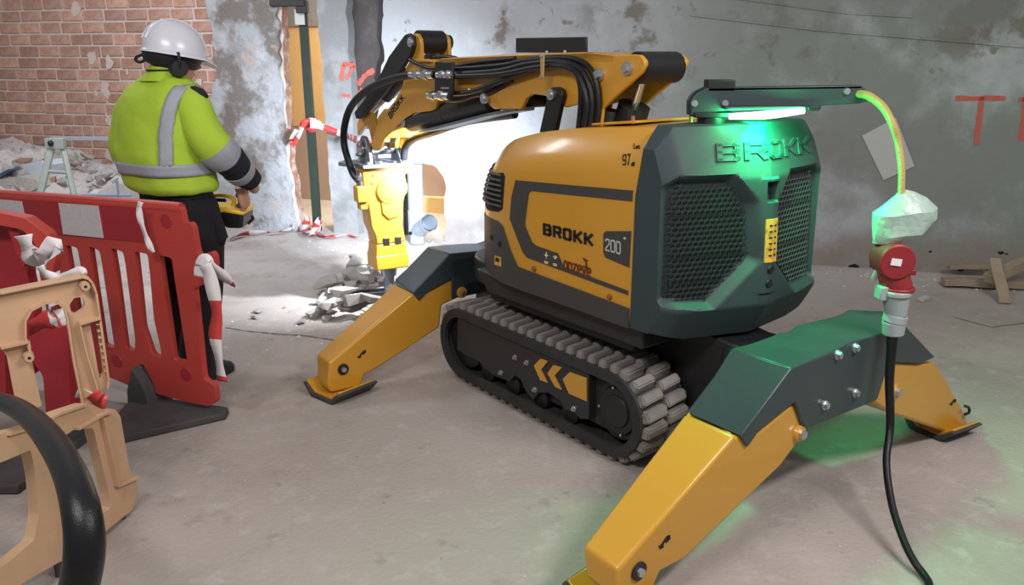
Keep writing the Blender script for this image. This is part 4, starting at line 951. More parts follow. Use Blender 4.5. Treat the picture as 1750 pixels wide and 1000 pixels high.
# ---------------------------------------------------------------- barriers
def plate_holes(bm, outer, holes, y0, y1, mi=0):
    t = bmesh.new(); ed = []
    for L in [outer] + holes:
        vs = [t.verts.new((x, 0, z)) for x, z in L]
        ed += [t.edges.new((vs[i], vs[(i + 1) % len(vs)])) for i in range(len(vs))]
    bmesh.ops.triangle_fill(t, use_beauty=True, use_dissolve=False, edges=ed, normal=(0, 1, 0))
    t.verts.index_update(); t.verts.ensure_lookup_table()
    a = [bm.verts.new((v.co.x, y0, v.co.z)) for v in t.verts]; b = [bm.verts.new((v.co.x, y1, v.co.z)) for v in t.verts]
    for f in t.faces:
        bm.faces.new([a[v.index] for v in f.verts]).material_index = mi; bm.faces.new([b[v.index] for v in f.verts][::-1]).material_index = mi
    for e in t.edges:
        if len(e.link_faces) == 1: i, j = e.verts[0].index, e.verts[1].index; bm.faces.new((a[i], a[j], b[j], b[i])).material_index = mi
    t.free()
def rounded(pts, r=.012, k=3):
    out = []; n = len(pts)
    for i in range(n):
        p = Vector(pts[i]); a = Vector(pts[i - 1]); c = Vector(pts[(i + 1) % n]); da = (a - p); dc = (c - p); q = min(r, da.length * .45, dc.length * .45)
        A = p + da.normalized() * q; Cc = p + dc.normalized() * q
        for j in range(k + 1): t = j / k; out.append(tuple(A * (1 - t) ** 2 + p * 2 * t * (1 - t) + Cc * t * t))
    return out
def frame_at(name, p, d): return empty(name, (p[0], p[1], 0), math.atan2(d[1], d[0]))
bar = frame_at('red_barrier', (-1.405, 3.44), (.935, -.356))
tag(bar, 'long red plastic barrier with white reflective panels, in front of the worker', 'barrier', 'plastic safety barriers')
OB = [(-1.629, 0.959), (-1.066, 0.972), (-0.136, 0.978), (-0.029, 0.975), (-0.002, 0.964), (0.004, 0.899), (0.033, 0.909), (0.049, 0.890), (0.057, 0.783), (0.074, 0.748), (0.095, 0.745), (0.103, 0.777), (0.129, 0.789), (0.146, 0.775), (0.148, 0.721), (0.093, 0.656), (0.058, 0.629), (0.019, 0.620), (0.015, 0.183), (0.072, 0.169), (0.071, 0.083), (0.029, 0.059), (-0.084, 0.059), (-0.277, 0.073), (-0.283, 0.125), (-0.331, 0.214), (-0.361, 0.204), (-0.402, 0.083), (-0.568, 0.119), (-1.249, 0.219), (-1.832, 0.276)]
slots = [[(-0.694, 0.750), (-0.634, 0.743), (-0.631, 0.669), (-0.627, 0.274), (-0.681, 0.279)], [(-0.550, 0.756), (-0.501, 0.741), (-0.498, 0.681), (-0.494, 0.271), (-0.551, 0.275)], [(-0.418, 0.759), (-0.362, 0.747), (-0.358, 0.694), (-0.361, 0.331), (-0.374, 0.269), (-0.419, 0.278), (-0.413, 0.634)], [(-0.284, 0.754), (-0.221, 0.749), (-0.223, 0.652), (-0.233, 0.446), (-0.215, 0.299), (-0.221, 0.258), (-0.260, 0.267), (-0.295, 0.396), (-0.288, 0.564)], [(-0.146, 0.750), (-0.089, 0.742), (-0.087, 0.665), (-0.070, 0.279), (-0.077, 0.255), (-0.133, 0.259)], [(-0.828, 0.769), (-0.771, 0.760), (-0.757, 0.293), (-0.808, 0.299)], [(-0.966, 0.787), (-0.908, 0.777), (-0.892, 0.312), (-0.949, 0.317)], [(-1.107, 0.804), (-1.048, 0.794), (-1.034, 0.337), (-1.092, 0.343)], [(-1.259, 0.822), (-1.198, 0.815), (-1.189, 0.349), (-1.247, 0.361)]]
def widen(s, l=.010, r_=.004):
    t, b = (Vector(s[0]) + Vector(s[1])) / 2, (Vector(s[-1]) + Vector(s[-2])) / 2; b = min([(Vector(s[i]) + Vector(s[i - 1])) / 2 for i in range(2, len(s))], key=lambda p: p.y)
    out = []
    for x, z in s:
        k = (z - t.y) / (b.y - t.y); c = t.x + (b.x - t.x) * k; out.append((x - l if x < c else x + r_, z))
    return out
slots = [widen(s) for s in slots]
bm = B(); plate_holes(bm, rounded(OB, .02), [rounded(s, .016) for s in slots], 0, .032)
link('barrier_panel', bm, M['redplastic'], bar, bevel=.008, seg=3, ang=50)
bm = B(); r_ = [(-1.637, 0.933), (-1.071, 0.952), (-0.139, 0.960), (-0.023, 0.955)]; tube(bm, [(x, .025, z) for x, z in r_], .028, 12, 4); link('top_rail', bm, M['redplastic'], bar)
bm = B(); prY(bm, [(-1.635, 0.919), (-0.698, 0.949), (-0.201, 0.952), (-0.193, 0.802), (-0.694, 0.797), (-1.101, 0.808), (-1.667, 0.811)], -.004, .0); link('recessed_band', bm, M['redplastic2'], bar, shade=False)
bm = B(); prY(bm, [(-1.296, 0.943), (-0.928, 0.940), (-0.919, 0.817), (-1.288, 0.821)], -.009, -.004); prY(bm, [(-0.694, 0.947), (-0.460, 0.949), (-0.456, 0.803), (-0.695, 0.803)], -.009, -.004)
link('reflective_panel', bm, M['reflective'], bar, shade=False)
bm = B()
for x, z in [(-0.090, 0.905), (-0.488, 0.207), (-0.082, 0.198)]: cyl(bm, (x, -.003, z), (x, .01, z), .03, .036, seg=20)
link('moulded_boss', bm, M['redplastic2'], bar)
foot = tag(B() and empty('barrier_foot_temp'), None)
bpy.data.objects.remove(foot)
bm = B(); prZ(bm, [(-1.306, 3.477), (-1.299, 3.408), (-1.669, 3.165), (-1.774, 3.288), (-1.805, 3.522), (-1.738, 3.589), (-1.591, 3.569)], .0, .035)
for v in bm.verts:
    if v.co.z > .02: v.co.x = v.co.x * .985 - .02; v.co.y = v.co.y * .985 + .05
bx = B(); prY(bx, [(-0.352, 0.211), (-0.285, 0.110), (-0.271, -0.021), (-0.416, -0.045), (-0.400, 0.093)], -.05, .10); me_ = bpy.data.meshes.new('t'); bx.transform(bar.matrix_basis if False else Matrix.Translation((-1.405, 3.44, 0)) @ Matrix.Rotation(math.atan2(-.356, .935), 4, 'Z')); bx.to_mesh(me_); bm.from_mesh(me_); bx.free()
ft = link('rubber_foot', bm, M['blackrub'], None, bevel=.008); ft.data.transform((Matrix.Translation((-1.405, 3.44, 0)) @ Matrix.Rotation(math.atan2(-.356, .935), 4, 'Z')).inverted()); ft.parent = bar
# second red barrier, seen nearly end on beside the tan one
b2 = empty('red_barrier', (-2.0, 3.1, 0))
tag(b2, 'crimson plastic barrier seen end on behind the tan barrier', 'barrier', 'plastic safety barriers')
def sh(L, p=(-2.0, 0)): return [(x - p[0], z) for x, z in L]
bm = B(); prY(bm, rounded(sh([(-2.101, 0.993), (-1.966, 0.993), (-1.919, 0.982), (-1.886, 0.934), (-1.877, 0.855), (-1.898, 0.765), (-1.896, 0.713), (-1.897, 0.621), (-1.937, 0.347), (-2.246, 0.218)]), .015), 0, .06)
link('barrier_panel', bm, M['redplastic2'], b2, bevel=.008)
bm = B(); prY(bm, rounded(sh([(-2.042, 1.035), (-1.912, 1.029), (-1.815, 1.009), (-1.741, 0.946), (-1.725, 0.856), (-1.753, 0.787), (-1.788, 0.821), (-1.799, 0.919), (-1.835, 0.964), (-1.920, 0.982), (-2.052, 0.982)]), .01), -.09, -.03)
link('barrier_arm', bm, M['redplastic'], b2, bevel=.008)
bm = B(); prY(bm, rounded(sh([(-1.812, 0.600), (-1.758, 0.615), (-1.706, 0.591), (-1.734, 0.387), (-1.747, 0.222), (-1.850, 0.191), (-1.833, 0.387), (-1.889, 0.509), (-1.879, 0.581)]), .01), -.12, -.04)
link('barrier_post', bm, M['redplastic2'], b2, bevel=.010)
bm = B(); prY(bm, rounded(sh([(-2.127, 0.509), (-1.975, 0.495), (-2.015, 0.237), (-2.188, 0.186)]), .01), -.10, -.04); link('barrier_post', bm, M['redplastic2'], b2, bevel=.010)
bm = B(); prZ(bm, [(-.12, -.35), (.14, -.35), (.20, .25), (-.12, .25)], 0, .04); link('rubber_foot', bm, M['blackrub'], b2, bevel=.008)
bm = B(); prY(bm, sh([(-1.909, 0.990), (-1.862, 0.942), (-1.852, 0.864), (-1.868, 0.811), (-1.888, 0.880)]), -.065, .0); link('boss', bm, M['redplastic2'], b2)
# tan barrier: upper gate and lower frame
tn = empty('tan_barrier', (-1.40, 2.655, 0)); tag(tn, 'tan plastic gate barrier with arched openings behind the black hose', 'barrier', 'plastic safety barriers')
ta_r = math.atan2(.58, .81); tb_r = math.atan2(.99, .13)
def intan(o, p, rz): o.parent = tn; o.location = (p[0] + 1.40, p[1] - 2.655, 0); o.rotation_euler[2] = rz; return o
UA = [(-0.339, 0.870), (-0.276, 0.872), (-0.039, 0.889), (-0.022, 0.880), (-0.012, 0.862), (-0.006, 0.825), (-0.006, 0.740), (-0.008, 0.507), (-0.016, 0.480), (-0.035, 0.474), (-0.048, 0.429), (-0.089, 0.426), (-0.098, 0.442), (-0.104, 0.602), (-0.103, 0.750), (-0.106, 0.791), (-0.125, 0.819), (-0.160, 0.819), (-0.201, 0.802), (-0.222, 0.771), (-0.229, 0.716), (-0.223, 0.651), (-0.216, 0.462), (-0.288, 0.460), (-0.289, 0.656), (-0.302, 0.695), (-0.367, 0.693)]
HA = [[(-0.088, 0.796), (-0.071, 0.817), (-0.048, 0.816), (-0.041, 0.790), (-0.050, 0.773), (-0.074, 0.759), (-0.086, 0.769)], [(-0.036, 0.733), (-0.014, 0.735), (-0.017, 0.531), (-0.033, 0.517), (-0.034, 0.599)]]
bm = B(); plate_holes(bm, rounded(UA, .008), [rounded(h, .006) for h in HA], 0, .028)
intan(link('upper_gate', bm, M['tan'], None, bevel=.003), (-1.40, 2.655), ta_r)
def lipped(L, w, y0, y1, closed=False):
    b = B(); P = L + ([L[0]] if closed else [])
    for a, c in zip(P, P[1:]):
        a = Vector(a); c = Vector(c); n = Vector((-(c - a).y, (c - a).x)).normalized() * w / 2
        prY(b, [tuple(a + n), tuple(c + n), tuple(c - n), tuple(a - n)], y0, y1)
    return b
intan(link('stiffening_rib', lipped([(-0.339, 0.868), (-0.276, 0.871), (-0.039, 0.887), (-0.022, 0.878), (-0.012, 0.860), (-0.006, 0.825), (-0.006, 0.740), (-0.008, 0.507), (-0.015, 0.482)], .008, -.022, .03), M['tan'], None, bevel=.002), (-1.40, 2.655), ta_r)
intan(link('stiffening_rib', lipped([(-0.070, 0.731), (-0.006, 0.740)], .007, -.03, .0), M['tan'], None), (-1.40, 2.655), ta_r)
intan(link('stiffening_rib', lipped([(-0.069, 0.729), (-0.063, 0.627), (-0.045, 0.483)], .006, -.025, .0), M['tan'], None), (-1.40, 2.655), ta_r)
intan(link('stiffening_rib', lipped([(-0.224, 0.647), (-0.230, 0.716), (-0.222, 0.771), (-0.201, 0.802), (-0.160, 0.819), (-0.125, 0.819), (-0.106, 0.789), (-0.103, 0.750), (-0.104, 0.602), (-0.098, 0.442)], .006, -.025, .0), M['tan'], None), (-1.40, 2.655), ta_r)
intan(link('stiffening_rib', lipped([(-0.302, 0.695), (-0.223, 0.700), (-0.225, 0.662)], .007, -.03, .0), M['tan'], None), (-1.40, 2.655), ta_r)
for L in ([(-0.037, 0.858)], [(-0.230, 0.649)]):
    x, z = L[0]; bm = B(); cyl(bm, (x, -.035, z), (x, .0, z), .014, .017, seg=20); cyl(bm, (x, -.036, z), (x, -.034, z), .005, seg=10, mi=1)
    intan(link('pin_socket', bm, [M['tan'], M['ink']], None), (-1.40, 2.655), ta_r)
bm = B()
for k in range(8):
    L = [(-0.014, 0.718), (-0.011, 0.547)]; p = Vector(L[0]).lerp(Vector(L[1]), k / 7); box(bm, (p.x, -.01, p.y), (.012, .02, .005))
intan(tag(link('rack_teeth', bm, M['tan'], None, shade=False), kind='stuff'), (-1.40, 2.655), ta_r)
LA = [(-0.653, 0.586), (-0.528, 0.564), (-0.428, 0.539), (-0.310, 0.527), (-0.184, 0.501), (-0.146, 0.478), (-0.087, 0.430), (-0.040, 0.418), (-0.015, 0.378), (-0.007, 0.147), (0.023, 0.119), (0.019, 0.068), (-0.024, 0.012), (-0.364, 0.037), (-0.415, 0.061), (-0.637, 0.111), (-0.762, 0.141)]
HB = [[(-0.661, 0.510), (-0.547, 0.485), (-0.450, 0.469), (-0.448, 0.381), (-0.464, 0.262), (-0.500, 0.196), (-0.618, 0.193), (-0.733, 0.218)], [(-0.314, 0.441), (-0.254, 0.442), (-0.164, 0.403), (-0.136, 0.149), (-0.140, 0.088), (-0.317, 0.114), (-0.328, 0.238)]]
bm = B(); plate_holes(bm, rounded(LA, .008), [rounded(h, .01) for h in HB], -.02, .015)
intan(link('lower_frame', bm, M['tan'], None, bevel=.003), (-1.39, 2.652), tb_r)
intan(link('stiffening_rib', lipped([(-0.254, 0.444), (-0.125, 0.435), (-0.076, 0.423)], .008, -.04, .0), M['tan'], None), (-1.39, 2.652), tb_r)
intan(link('stiffening_rib', lipped([(-0.128, 0.421), (-0.104, 0.154), (0.023, 0.119)], .007, -.04, .0), M['tan'], None), (-1.39, 2.652), tb_r)
intan(link('stiffening_rib', lipped([(-0.395, 0.486), (-0.362, 0.380), (-0.375, 0.183), (-0.347, 0.161)], .007, -.04, .0), M['tan'], None), (-1.39, 2.652), tb_r)
intan(link('stiffening_rib', lipped([(-0.529, 0.559), (-0.429, 0.534), (-0.316, 0.526), (-0.190, 0.500)], .008, -.035, .0), M['tan'], None), (-1.39, 2.652), tb_r)
bm = B(); L = [(-0.399, 0.071), (-0.414, 0.009)]; cyl(bm, (L[0][0], 0, .0), (L[0][0], 0, L[0][1] + .02), .014, seg=14); L = [(-0.062, 0.049), (-0.069, 0.018)]; cyl(bm, (L[0][0], 0, .0), (L[0][0], 0, L[0][1] + .06), .014, seg=14)
intan(link('peg', bm, M['blackrub'], None), (-1.39, 2.652), tb_r)
bm = B(); prZ(bm, [(-2.041, 2.786), (-1.930, 2.903), (-1.885, 2.857), (-2.009, 2.734)], 0, .03); 
o = link('rubber_foot', bm, M['blackrub'], None); o.data.transform(Matrix.Translation((1.40, -2.655, 0))); o.parent = tn

# ---------------------------------------------------------------- tape
def ribbon(name, pts, w, label, cat='tape', seg=.10, up=(0, 0, 1), twist=0, group='red and white barrier tape', wob=.006, start=0, par=None, lab=True):
    Q = catmull(pts, 8); bm = B(); L = 0; prev = None; q = random.Random(len(pts) * 7 + int(abs(pts[0][0]) * 100))
    for i, p in enumerate(Q):
        t = (Q[min(i + 1, len(Q) - 1)] - Q[max(i - 1, 0)]).normalized()
        u = Vector(up); u = (u - t * u.dot(t)).normalized(); u = Matrix.Rotation(twist * i / len(Q), 3, t) @ u
        n = t.cross(u) * wob * math.sin(i * .35 + q.uniform(-.2, .2))
        cur = [bm.verts.new(p + u * w / 2 + n), bm.verts.new(p - u * w / 2 - n)]
        if prev:
            L += (p - Q[i - 1]).length; f = bm.faces.new((prev[0], cur[0], cur[1], prev[1])); f.material_index = int(L / seg + start) % 2
        prev = cur
    o = link(name, bm, [M['tapew'], M['taper']], par, ang=60, recalc=False)
    s_ = o.modifiers.new('thick', 'SOLIDIFY'); s_.thickness = .0008
    if lab: tag(o, label, cat, group)
    return o
def V3(xz, y): return [Vector((x, y, z)) for x, z in xz]
ribbon('barrier_tape', V3([(-1.764, 0.995), (-1.672, 0.984), (-1.562, 0.944), (-1.452, 0.904)], 7.28) + V3([(-1.225, 0.932), (-1.133, 0.904)], 6.6), .055, 'red and white tape strung from the green post to the breaker', seg=.13)
ribbon('barrier_tape', V3([(-1.688, 0.989), (-1.768, 1.019), (-1.842, 0.999), (-1.879, 0.917), (-1.937, 0.836), (-1.949, 0.877), (-1.897, 0.948)], 7.35), .06, 'loose red and white tape ends knotted on the green post', seg=.10, twist=1.2)
ribbon('barrier_tape', V3([(-1.845, 0.985), (-1.785, 0.944), (-1.719, 0.995), (-1.790, 1.025), (-1.855, 0.990)], 7.40), .05, 'red tape loop tied round the green post', seg=.2, start=1)
g_ = [Vector((x, y, .03)) for x, y in [(-2.489, 7.058), (-2.432, 7.253), (-2.288, 7.303), (-2.143, 7.354), (-2.035, 7.457), (-1.953, 7.564), (-1.783, 7.303), (-1.644, 7.154), (-1.523, 7.203), (-1.368, 7.130)]]
ribbon('barrier_tape', g_, .06, 'red and white tape lying along the foot of the wall', seg=.14, up=(.2, -.6, .7), twist=.8, wob=.012)
g_ = [Vector((x, y, .05 + .06 * ((i * 7) % 3) / 2)) for i, (x, y) in enumerate([(-2.023, 7.415), (-2.040, 7.743), (-1.948, 7.687), (-1.902, 7.362), (-1.786, 7.210), (-1.776, 7.468), (-1.749, 7.160), (-1.772, 7.039)])]
ribbon('barrier_tape', g_, .07, 'crumpled heap of red and white tape at the foot of the green post', seg=.12, up=(.1, -.7, .6), twist=3, wob=.02)
# tape on the barriers
ribbon('barrier_tape', V3([(-1.565, 0.998), (-1.574, 0.971), (-1.575, 0.923), (-1.563, 0.860), (-1.550, 0.809), (-1.538, 0.778)], 3.42), .024, 'pale tape strip hanging over the top edge of the long red barrier', seg=.3, up=(1, 0, 0), start=0)
ribbon('barrier_tape', V3([(-1.284, 0.751), (-1.269, 0.706), (-1.259, 0.616), (-1.256, 0.525), (-1.273, 0.433), (-1.268, 0.326), (-1.263, 0.225)], 3.32), .06, 'red and white tape tail hanging from the hook of the red barrier', seg=.17, up=(1, 0, 0), twist=.6)
ribbon('barrier_tape', V3([(-1.308, 0.690), (-1.298, 0.739), (-1.281, 0.762), (-1.259, 0.736), (-1.211, 0.690), (-1.173, 0.649)], 3.34), .07, 'white tape end flying off the hook of the red barrier', seg=.22, up=(.3, 0, 1), twist=.9)
ribbon('barrier_tape', V3([(-1.675, 1.001), (-1.666, 0.953), (-1.647, 0.922), (-1.604, 0.939), (-1.567, 0.968), (-1.591, 0.922), (-1.619, 0.897)], 2.75), .07, 'crumpled white tape wrapped round the arm of the crimson barrier', seg=.8, up=(.4, 0, 1), twist=1.2, wob=.015)
ribbon('barrier_tape', V3([(-1.618, 0.899), (-1.603, 0.872), (-1.561, 0.855), (-1.523, 0.867), (-1.477, 0.880), (-1.462, 0.867)], 2.72), .035, 'thin white tape strip above the tan gate', seg=.5, up=(0, 0, 1), twist=.5)
ribbon('barrier_tape', V3([(-1.742, 0.652), (-1.684, 0.674), (-1.635, 0.689), (-1.597, 0.665), (-1.617, 0.700), (-1.646, 0.726), (-1.614, 0.744)], 2.78), .06, 'red and white tape bundled on the crimson post inside the arch', seg=.16, up=(.2, 0, 1), twist=2, wob=.02, start=1)
ribbon('barrier_tape', V3([(-1.501, 0.480), (-1.472, 0.463), (-1.452, 0.428), (-1.432, 0.401), (-1.430, 0.370), (-1.437, 0.332)], 2.62), .055, 'white tape tied at the joint of the tan barrier', seg=.4, up=(.5, 0, 1), twist=.8, wob=.012)
ribbon('barrier_tape', V3([(-1.439, 0.480), (-1.419, 0.454), (-1.396, 0.445)], 2.60), .06, 'short orange red tape flap at the joint of the tan barrier', seg=1, up=(.2, 0, 1), start=1)

# ---------------------------------------------------------------- black hose in the foreground
bm = B(); hp = []
for (L, ) in ():
    pass
hp = [V3([(-1.558, 0.630)], 2.20)[0], V3([(-1.436, 0.662)], 2.12)[0], V3([(-1.263, 0.704)], 1.95)[0], V3([(-1.068, 0.748)], 1.72)[0], V3([(-0.933, 0.754)], 1.55)[0], V3([(-0.856, 0.731)], 1.44)[0], V3([(-0.837, 0.671)], 1.40)[0], V3([(-0.860, 0.585)], 1.40)[0], V3([(-0.915, 0.472)], 1.42)[0], V3([(-1.035, 0.318)], 1.5)[0]]
tube(bm, hp, [.024, .025, .028, .031, .033, .036, .038, .038, .037, .036], 24, 12)
hz = link('black_hose', bm, M['hose'], None, ang=80); tag(hz, 'thick glossy black hose arching across the foreground', 'hose')
for k in range(2):
    bm = B(); off = (-.012, .012)[k]; tube(bm, [p + Vector((off, -.030, .004)) for p in hp[3:9]], .004, 8, 10); link('moulding_line', bm, M['black'], hz)

# ---------------------------------------------------------------- worker
PF = Vector((.5, .866, 0)); PR = Vector((.866, -.5, 0)); YP = 3.93
def W3(L, ys): return [Vector((x, y, z)) for (x, z), y in zip(L, ys)]
person = empty('person', (-1.50, 3.95, 0))
tag(person, 'worker in a yellow high visibility jacket and white hard hat, seen from behind', 'person')
def pl(o, name=None): o.parent = person; o.data.transform(Matrix.Translation((1.50, -3.95, 0))); return o
J = W3([(-1.550, 1.596), (-1.598, 1.529), (-1.624, 1.471), (-1.624, 1.311), (-1.629, 1.147), (-1.628, 0.965), (-1.631, 0.894), (-1.469, 1.397), (-1.345, 1.153), (-1.305, 0.985), (-1.802, 1.397), (-1.878, 1.161), (-1.812, 0.985), (-1.521, 0.860), (-1.526, 0.481), (-1.590, 0.050), (-1.501, -0.021), (-1.714, 0.860), (-1.707, 0.481), (-1.762, 0.069), (-1.684, 0.011), (-1.293, 0.928), (-1.763, 0.965)], [3.95, 3.95, 3.95, 3.95, 3.95, 3.95, 3.95, 3.86, 3.86, 4.06, 4.04, 4.06, 4.26, 3.90, 3.88, 3.86, 3.98, 4.03, 4.08, 4.10, 4.24, 4.12, 4.30])
for i_ in (15, 19): J[i_].z = .09
J[16].z = .05; J[20].z = .05
E_ = [(6, 5), (5, 4), (4, 3), (3, 2), (2, 1), (1, 0), (3, 7), (7, 8), (8, 9), (9, 21), (3, 10), (10, 11), (11, 12), (12, 22), (6, 13), (13, 14), (14, 15), (15, 16), (6, 17), (17, 18), (18, 19), (19, 20)]
rad = {0: .075, 1: .05, 2: .055, 3: .12, 4: .12, 5: .12, 6: .12, 7: .06, 8: .042, 9: .03, 21: .028, 10: .06, 11: .042, 12: .03, 22: .028, 13: .08, 14: .055, 15: .04, 16: .035, 17: .08, 18: .055, 19: .04, 20: .035}
me = bpy.data.meshes.new('body'); me.from_pydata([tuple(j) for j in J], E_, []); body = bpy.data.objects.new('body', me); COL.objects.link(body); me.materials.append(M['skin'])
sk_ = body.modifiers.new('skin', 'SKIN'); ss = body.modifiers.new('sub', 'SUBSURF'); ss.levels = ss.render_levels = 2
for i, v in enumerate(me.skin_vertices[0].data): v.radius = (rad[i], rad[i]); v.use_root = (i == 6)
pl(body)
def wrinkle(bm, amp, sc, seed=0):
    bm.normal_update()
    for v in bm.verts: v.co += v.normal * amp * mnoise.noise(Vector((v.co.x * sc, v.co.y * sc, v.co.z * sc * .7 + seed)))
# torso, ring by ring
tl_ = [(-1.729, 1.503), (-1.764, 1.482), (-1.823, 1.445), (-1.848, 1.405), (-1.863, 1.351), (-1.873, 1.298), (-1.881, 1.243), (-1.888, 1.189), (-1.892, 1.142), (-1.888, 1.108), (-1.879, 1.072), (-1.872, 1.041), (-1.867, 1.013), (-1.862, 0.991), (-1.842, 0.971), (-1.821, 0.960)]
tr_ = [(-1.517, 1.503), (-1.488, 1.471), (-1.448, 1.439), (-1.435, 1.402), (-1.435, 1.351), (-1.438, 1.298), (-1.441, 1.243), (-1.444, 1.189), (-1.443, 1.142), (-1.438, 1.108), (-1.434, 1.072), (-1.428, 1.041), (-1.426, 1.013), (-1.422, 0.991), (-1.427, 0.971), (-1.442, 0.960)]
def torso_tab():
    out = []
    for (xl, zl), (xr, zr) in zip(tl_, tr_):
        out.append((zl * .5 + zr * .5, (xl + xr) / 2, (xr - xl) / 2 / .915))
    return out
TT = torso_tab()
def torso_at(z):
    t = sorted(TT); xs = interp([(a[0], a[1]) for a in t], z); rx = interp([(a[0], a[2]) for a in t], z)
    ry = rx * interp([(TT[-1][0], .74), (TT[8][0], .72), (TT[4][0], .62), (TT[2][0], .55), (TT[0][0], .62)], z) 
    return xs, rx, ry
def torso_ring(z, off=0, n=48, e=2.35):
    xs, rx, ry = torso_at(z); return ell((xs, YP + .02, z), rx + off, ry + off, PR, PF, n, e)
zs_ = []; 
for a, c in zip(TT, TT[1:]): zs_ += [a[0], (a[0] + c[0]) / 2]
zs_.append(TT[-1][0])
bm = B(); loft(bm, [torso_ring(z) for z in zs_]); wrinkle(bm, .012, 7); wrinkle(bm, .007, 18, 3)
jk = pl(link('jacket', bm, M['hivis'], None, ang=80))
sb = jk.modifiers.new('s', 'SUBSURF'); sb.levels = sb.render_levels = 1
# horizontal reflective band
z0, z1 = TT[9][0], TT[11][0] + .012
bm = B(); loft(bm, [torso_ring(z0 + (z1 - z0) * k / 4, .008) for k in range(5)], cap=False); wrinkle(bm, .010, 7)
o = pl(link('reflective_band', bm, M['tapegrey'], None, ang=80)); so = o.modifiers.new('t', 'SOLIDIFY'); so.thickness = .004
def tpt(xw, z, off=.008):
    best = None; R_ = torso_ring(z, off, 240)
    for p in R_:
        if (p - Vector((torso_at(z)[0], YP + .02, z))).y < .02:
            d = abs(p.x - xw)
            if best is None or d < best[0]: best = (d, p)
    return best[1]
def strip(name, cl, w, m, off=.008, par=None):
    bm = B(); prev = None; Q = catmull([Vector((x, 0, z)) for x, z in cl], 6)
    for p in Q:
        row = [bm.verts.new(tpt(p.x + w * (k / 4 - .5), p.z, off)) for k in range(5)]
        if prev:
            for k in range(4): bm.faces.new((prev[k], prev[k + 1], row[k + 1], row[k]))
        prev = row
    wrinkle(bm, .008, 7); o = pl(link(name, bm, m, None, ang=80)); so = o.modifiers.new('t', 'SOLIDIFY'); so.thickness = .004; so.offset = 1; return o
strip('reflective_strip', [(-1.488, 1.461), (-1.510, 1.430), (-1.535, 1.374), (-1.553, 1.309), (-1.566, 1.244), (-1.571, 1.178), (-1.574, 1.103)], .066, M['tapegrey'])
bm = B(); tube(bm, W3([(-1.484, 1.440), (-1.453, 1.433), (-1.422, 1.420), (-1.398, 1.401)], [3.85] * 4), [.012, .024, .026, .014], 12, 6, flat=1, up=(0, 1, 0)); pl(link('shoulder_patch', bm, M['navy'], None, ang=80))
# hem rib
bm = B(); loft(bm, [torso_ring(TT[14][0] + .004, -.004), torso_ring(TT[15][0] - .004, -.016), torso_ring(TT[15][0] - .02, -.02)]); pl(link('waistband', bm, M['navy'], None))
# collar
c0 = W3([(-1.629, 1.476), (-1.613, 1.518), (-1.590, 1.555)], [3.95] * 3)
bm = B(); loft(bm, [ell(c0[0], .118, .10, PR, PF, 32), ell(c0[0] + Vector((0, 0, .02)), .100, .085, PR, PF, 32), ell(c0[1], .086, .078, PR, PF, 32), ell(c0[2] - Vector((0, 0, .0)), .082, .078, PR, PF, 32), ell(c0[2] - Vector((0, 0, .004)), .072, .068, PR, PF, 32), ell(c0[1], .070, .066, PR, PF, 32)]); wrinkle(bm, .006, 14)
pl(link('collar', bm, M['hivis'], None, ang=80))
bm = B(); tube(bm, [c0[1] + PR * .088 * math.cos(a) + PF * .08 * math.sin(a) + Vector((0, 0, .006)) for a in [3.5 + .35 * k for k in range(9)]], .004, 8, 4); pl(link('collar_piping', bm, M['navy'], None))
# sleeves
def limb(pts, radii, n=24, per=6, squash=1.0):
    Q = catmull(pts, per); rings = []; N = None
    for i, p in enumerate(Q):
        f = i / per; k = min(int(f), len(radii) - 2); r = radii[k] + (radii[k + 1] - radii[k]) * (f - k)
        t = (Q[min(i + 1, len(Q) - 1)] - Q[max(i - 1, 0)]).normalized(); N = t.orthogonal().normalized() if N is None else (N - t * N.dot(t)).normalized(); Mv = t.cross(N)
        rings.append([p + N * math.cos(6.28318 * j / n) * r + Mv * math.sin(6.28318 * j / n) * r * squash for j in range(n)])
    return rings
def sleeve(pts, radii, bands):
    """bands: list of (start, end, material, name) in fractions of the length"""
    rg = limb(pts, radii, per=10); n = len(rg) - 1
    for a, c, m, nm, off in bands:
        i0, i1 = round(a * n), round(c * n); sub = rg[i0:i1 + 1]
        if off: 
            sub2 = []
            for r_ in sub:
                ctr = sum(r_, Vector()) / len(r_); sub2.append([ctr + (p - ctr) * (1 + off) for p in r_])
            sub = sub2
        bm = B(); loft(bm, sub); wrinkle(bm, .011, 9); pl(link(nm, bm, M[m], None, ang=80))
SR = W3([(-1.502, 1.400), (-1.465, 1.343), (-1.425, 1.258), (-1.379, 1.177), (-1.342, 1.112), (-1.315, 1.046), (-1.290, 0.990)], [3.90, 3.85, 3.83, 3.84, 3.90, 3.98, 4.05])
sleeve(SR, [.078, .088, .086, .084, .080, .070, .054], [(0, .56, 'hivis', 'sleeve', 0), (.50, .62, 'tapegrey', 'sleeve_band', .05), (.60, .80, 'navy', 'sleeve_cuff', .0), (.76, .85, 'tapegrey', 'sleeve_band', .06), (.84, 1, 'navy', 'sleeve_cuff', .0)])
SL = W3([(-1.794, 1.381), (-1.840, 1.326), (-1.880, 1.234), (-1.901, 1.141), (-1.898, 1.056), (-1.866, 0.998), (-1.820, 0.969)], [4.02, 4.04, 4.05, 4.07, 4.14, 4.22, 4.30])
sleeve(SL, [.070, .076, .075, .072, .068, .058, .05], [(0, .56, 'hivis', 'sleeve', 0), (.52, .62, 'tapegrey', 'sleeve_band', .05), (.60, .80, 'navy', 'sleeve_cuff', .0), (.76, .86, 'tapegrey', 'sleeve_band', .05), (.85, 1, 'navy', 'sleeve_cuff', .0)])
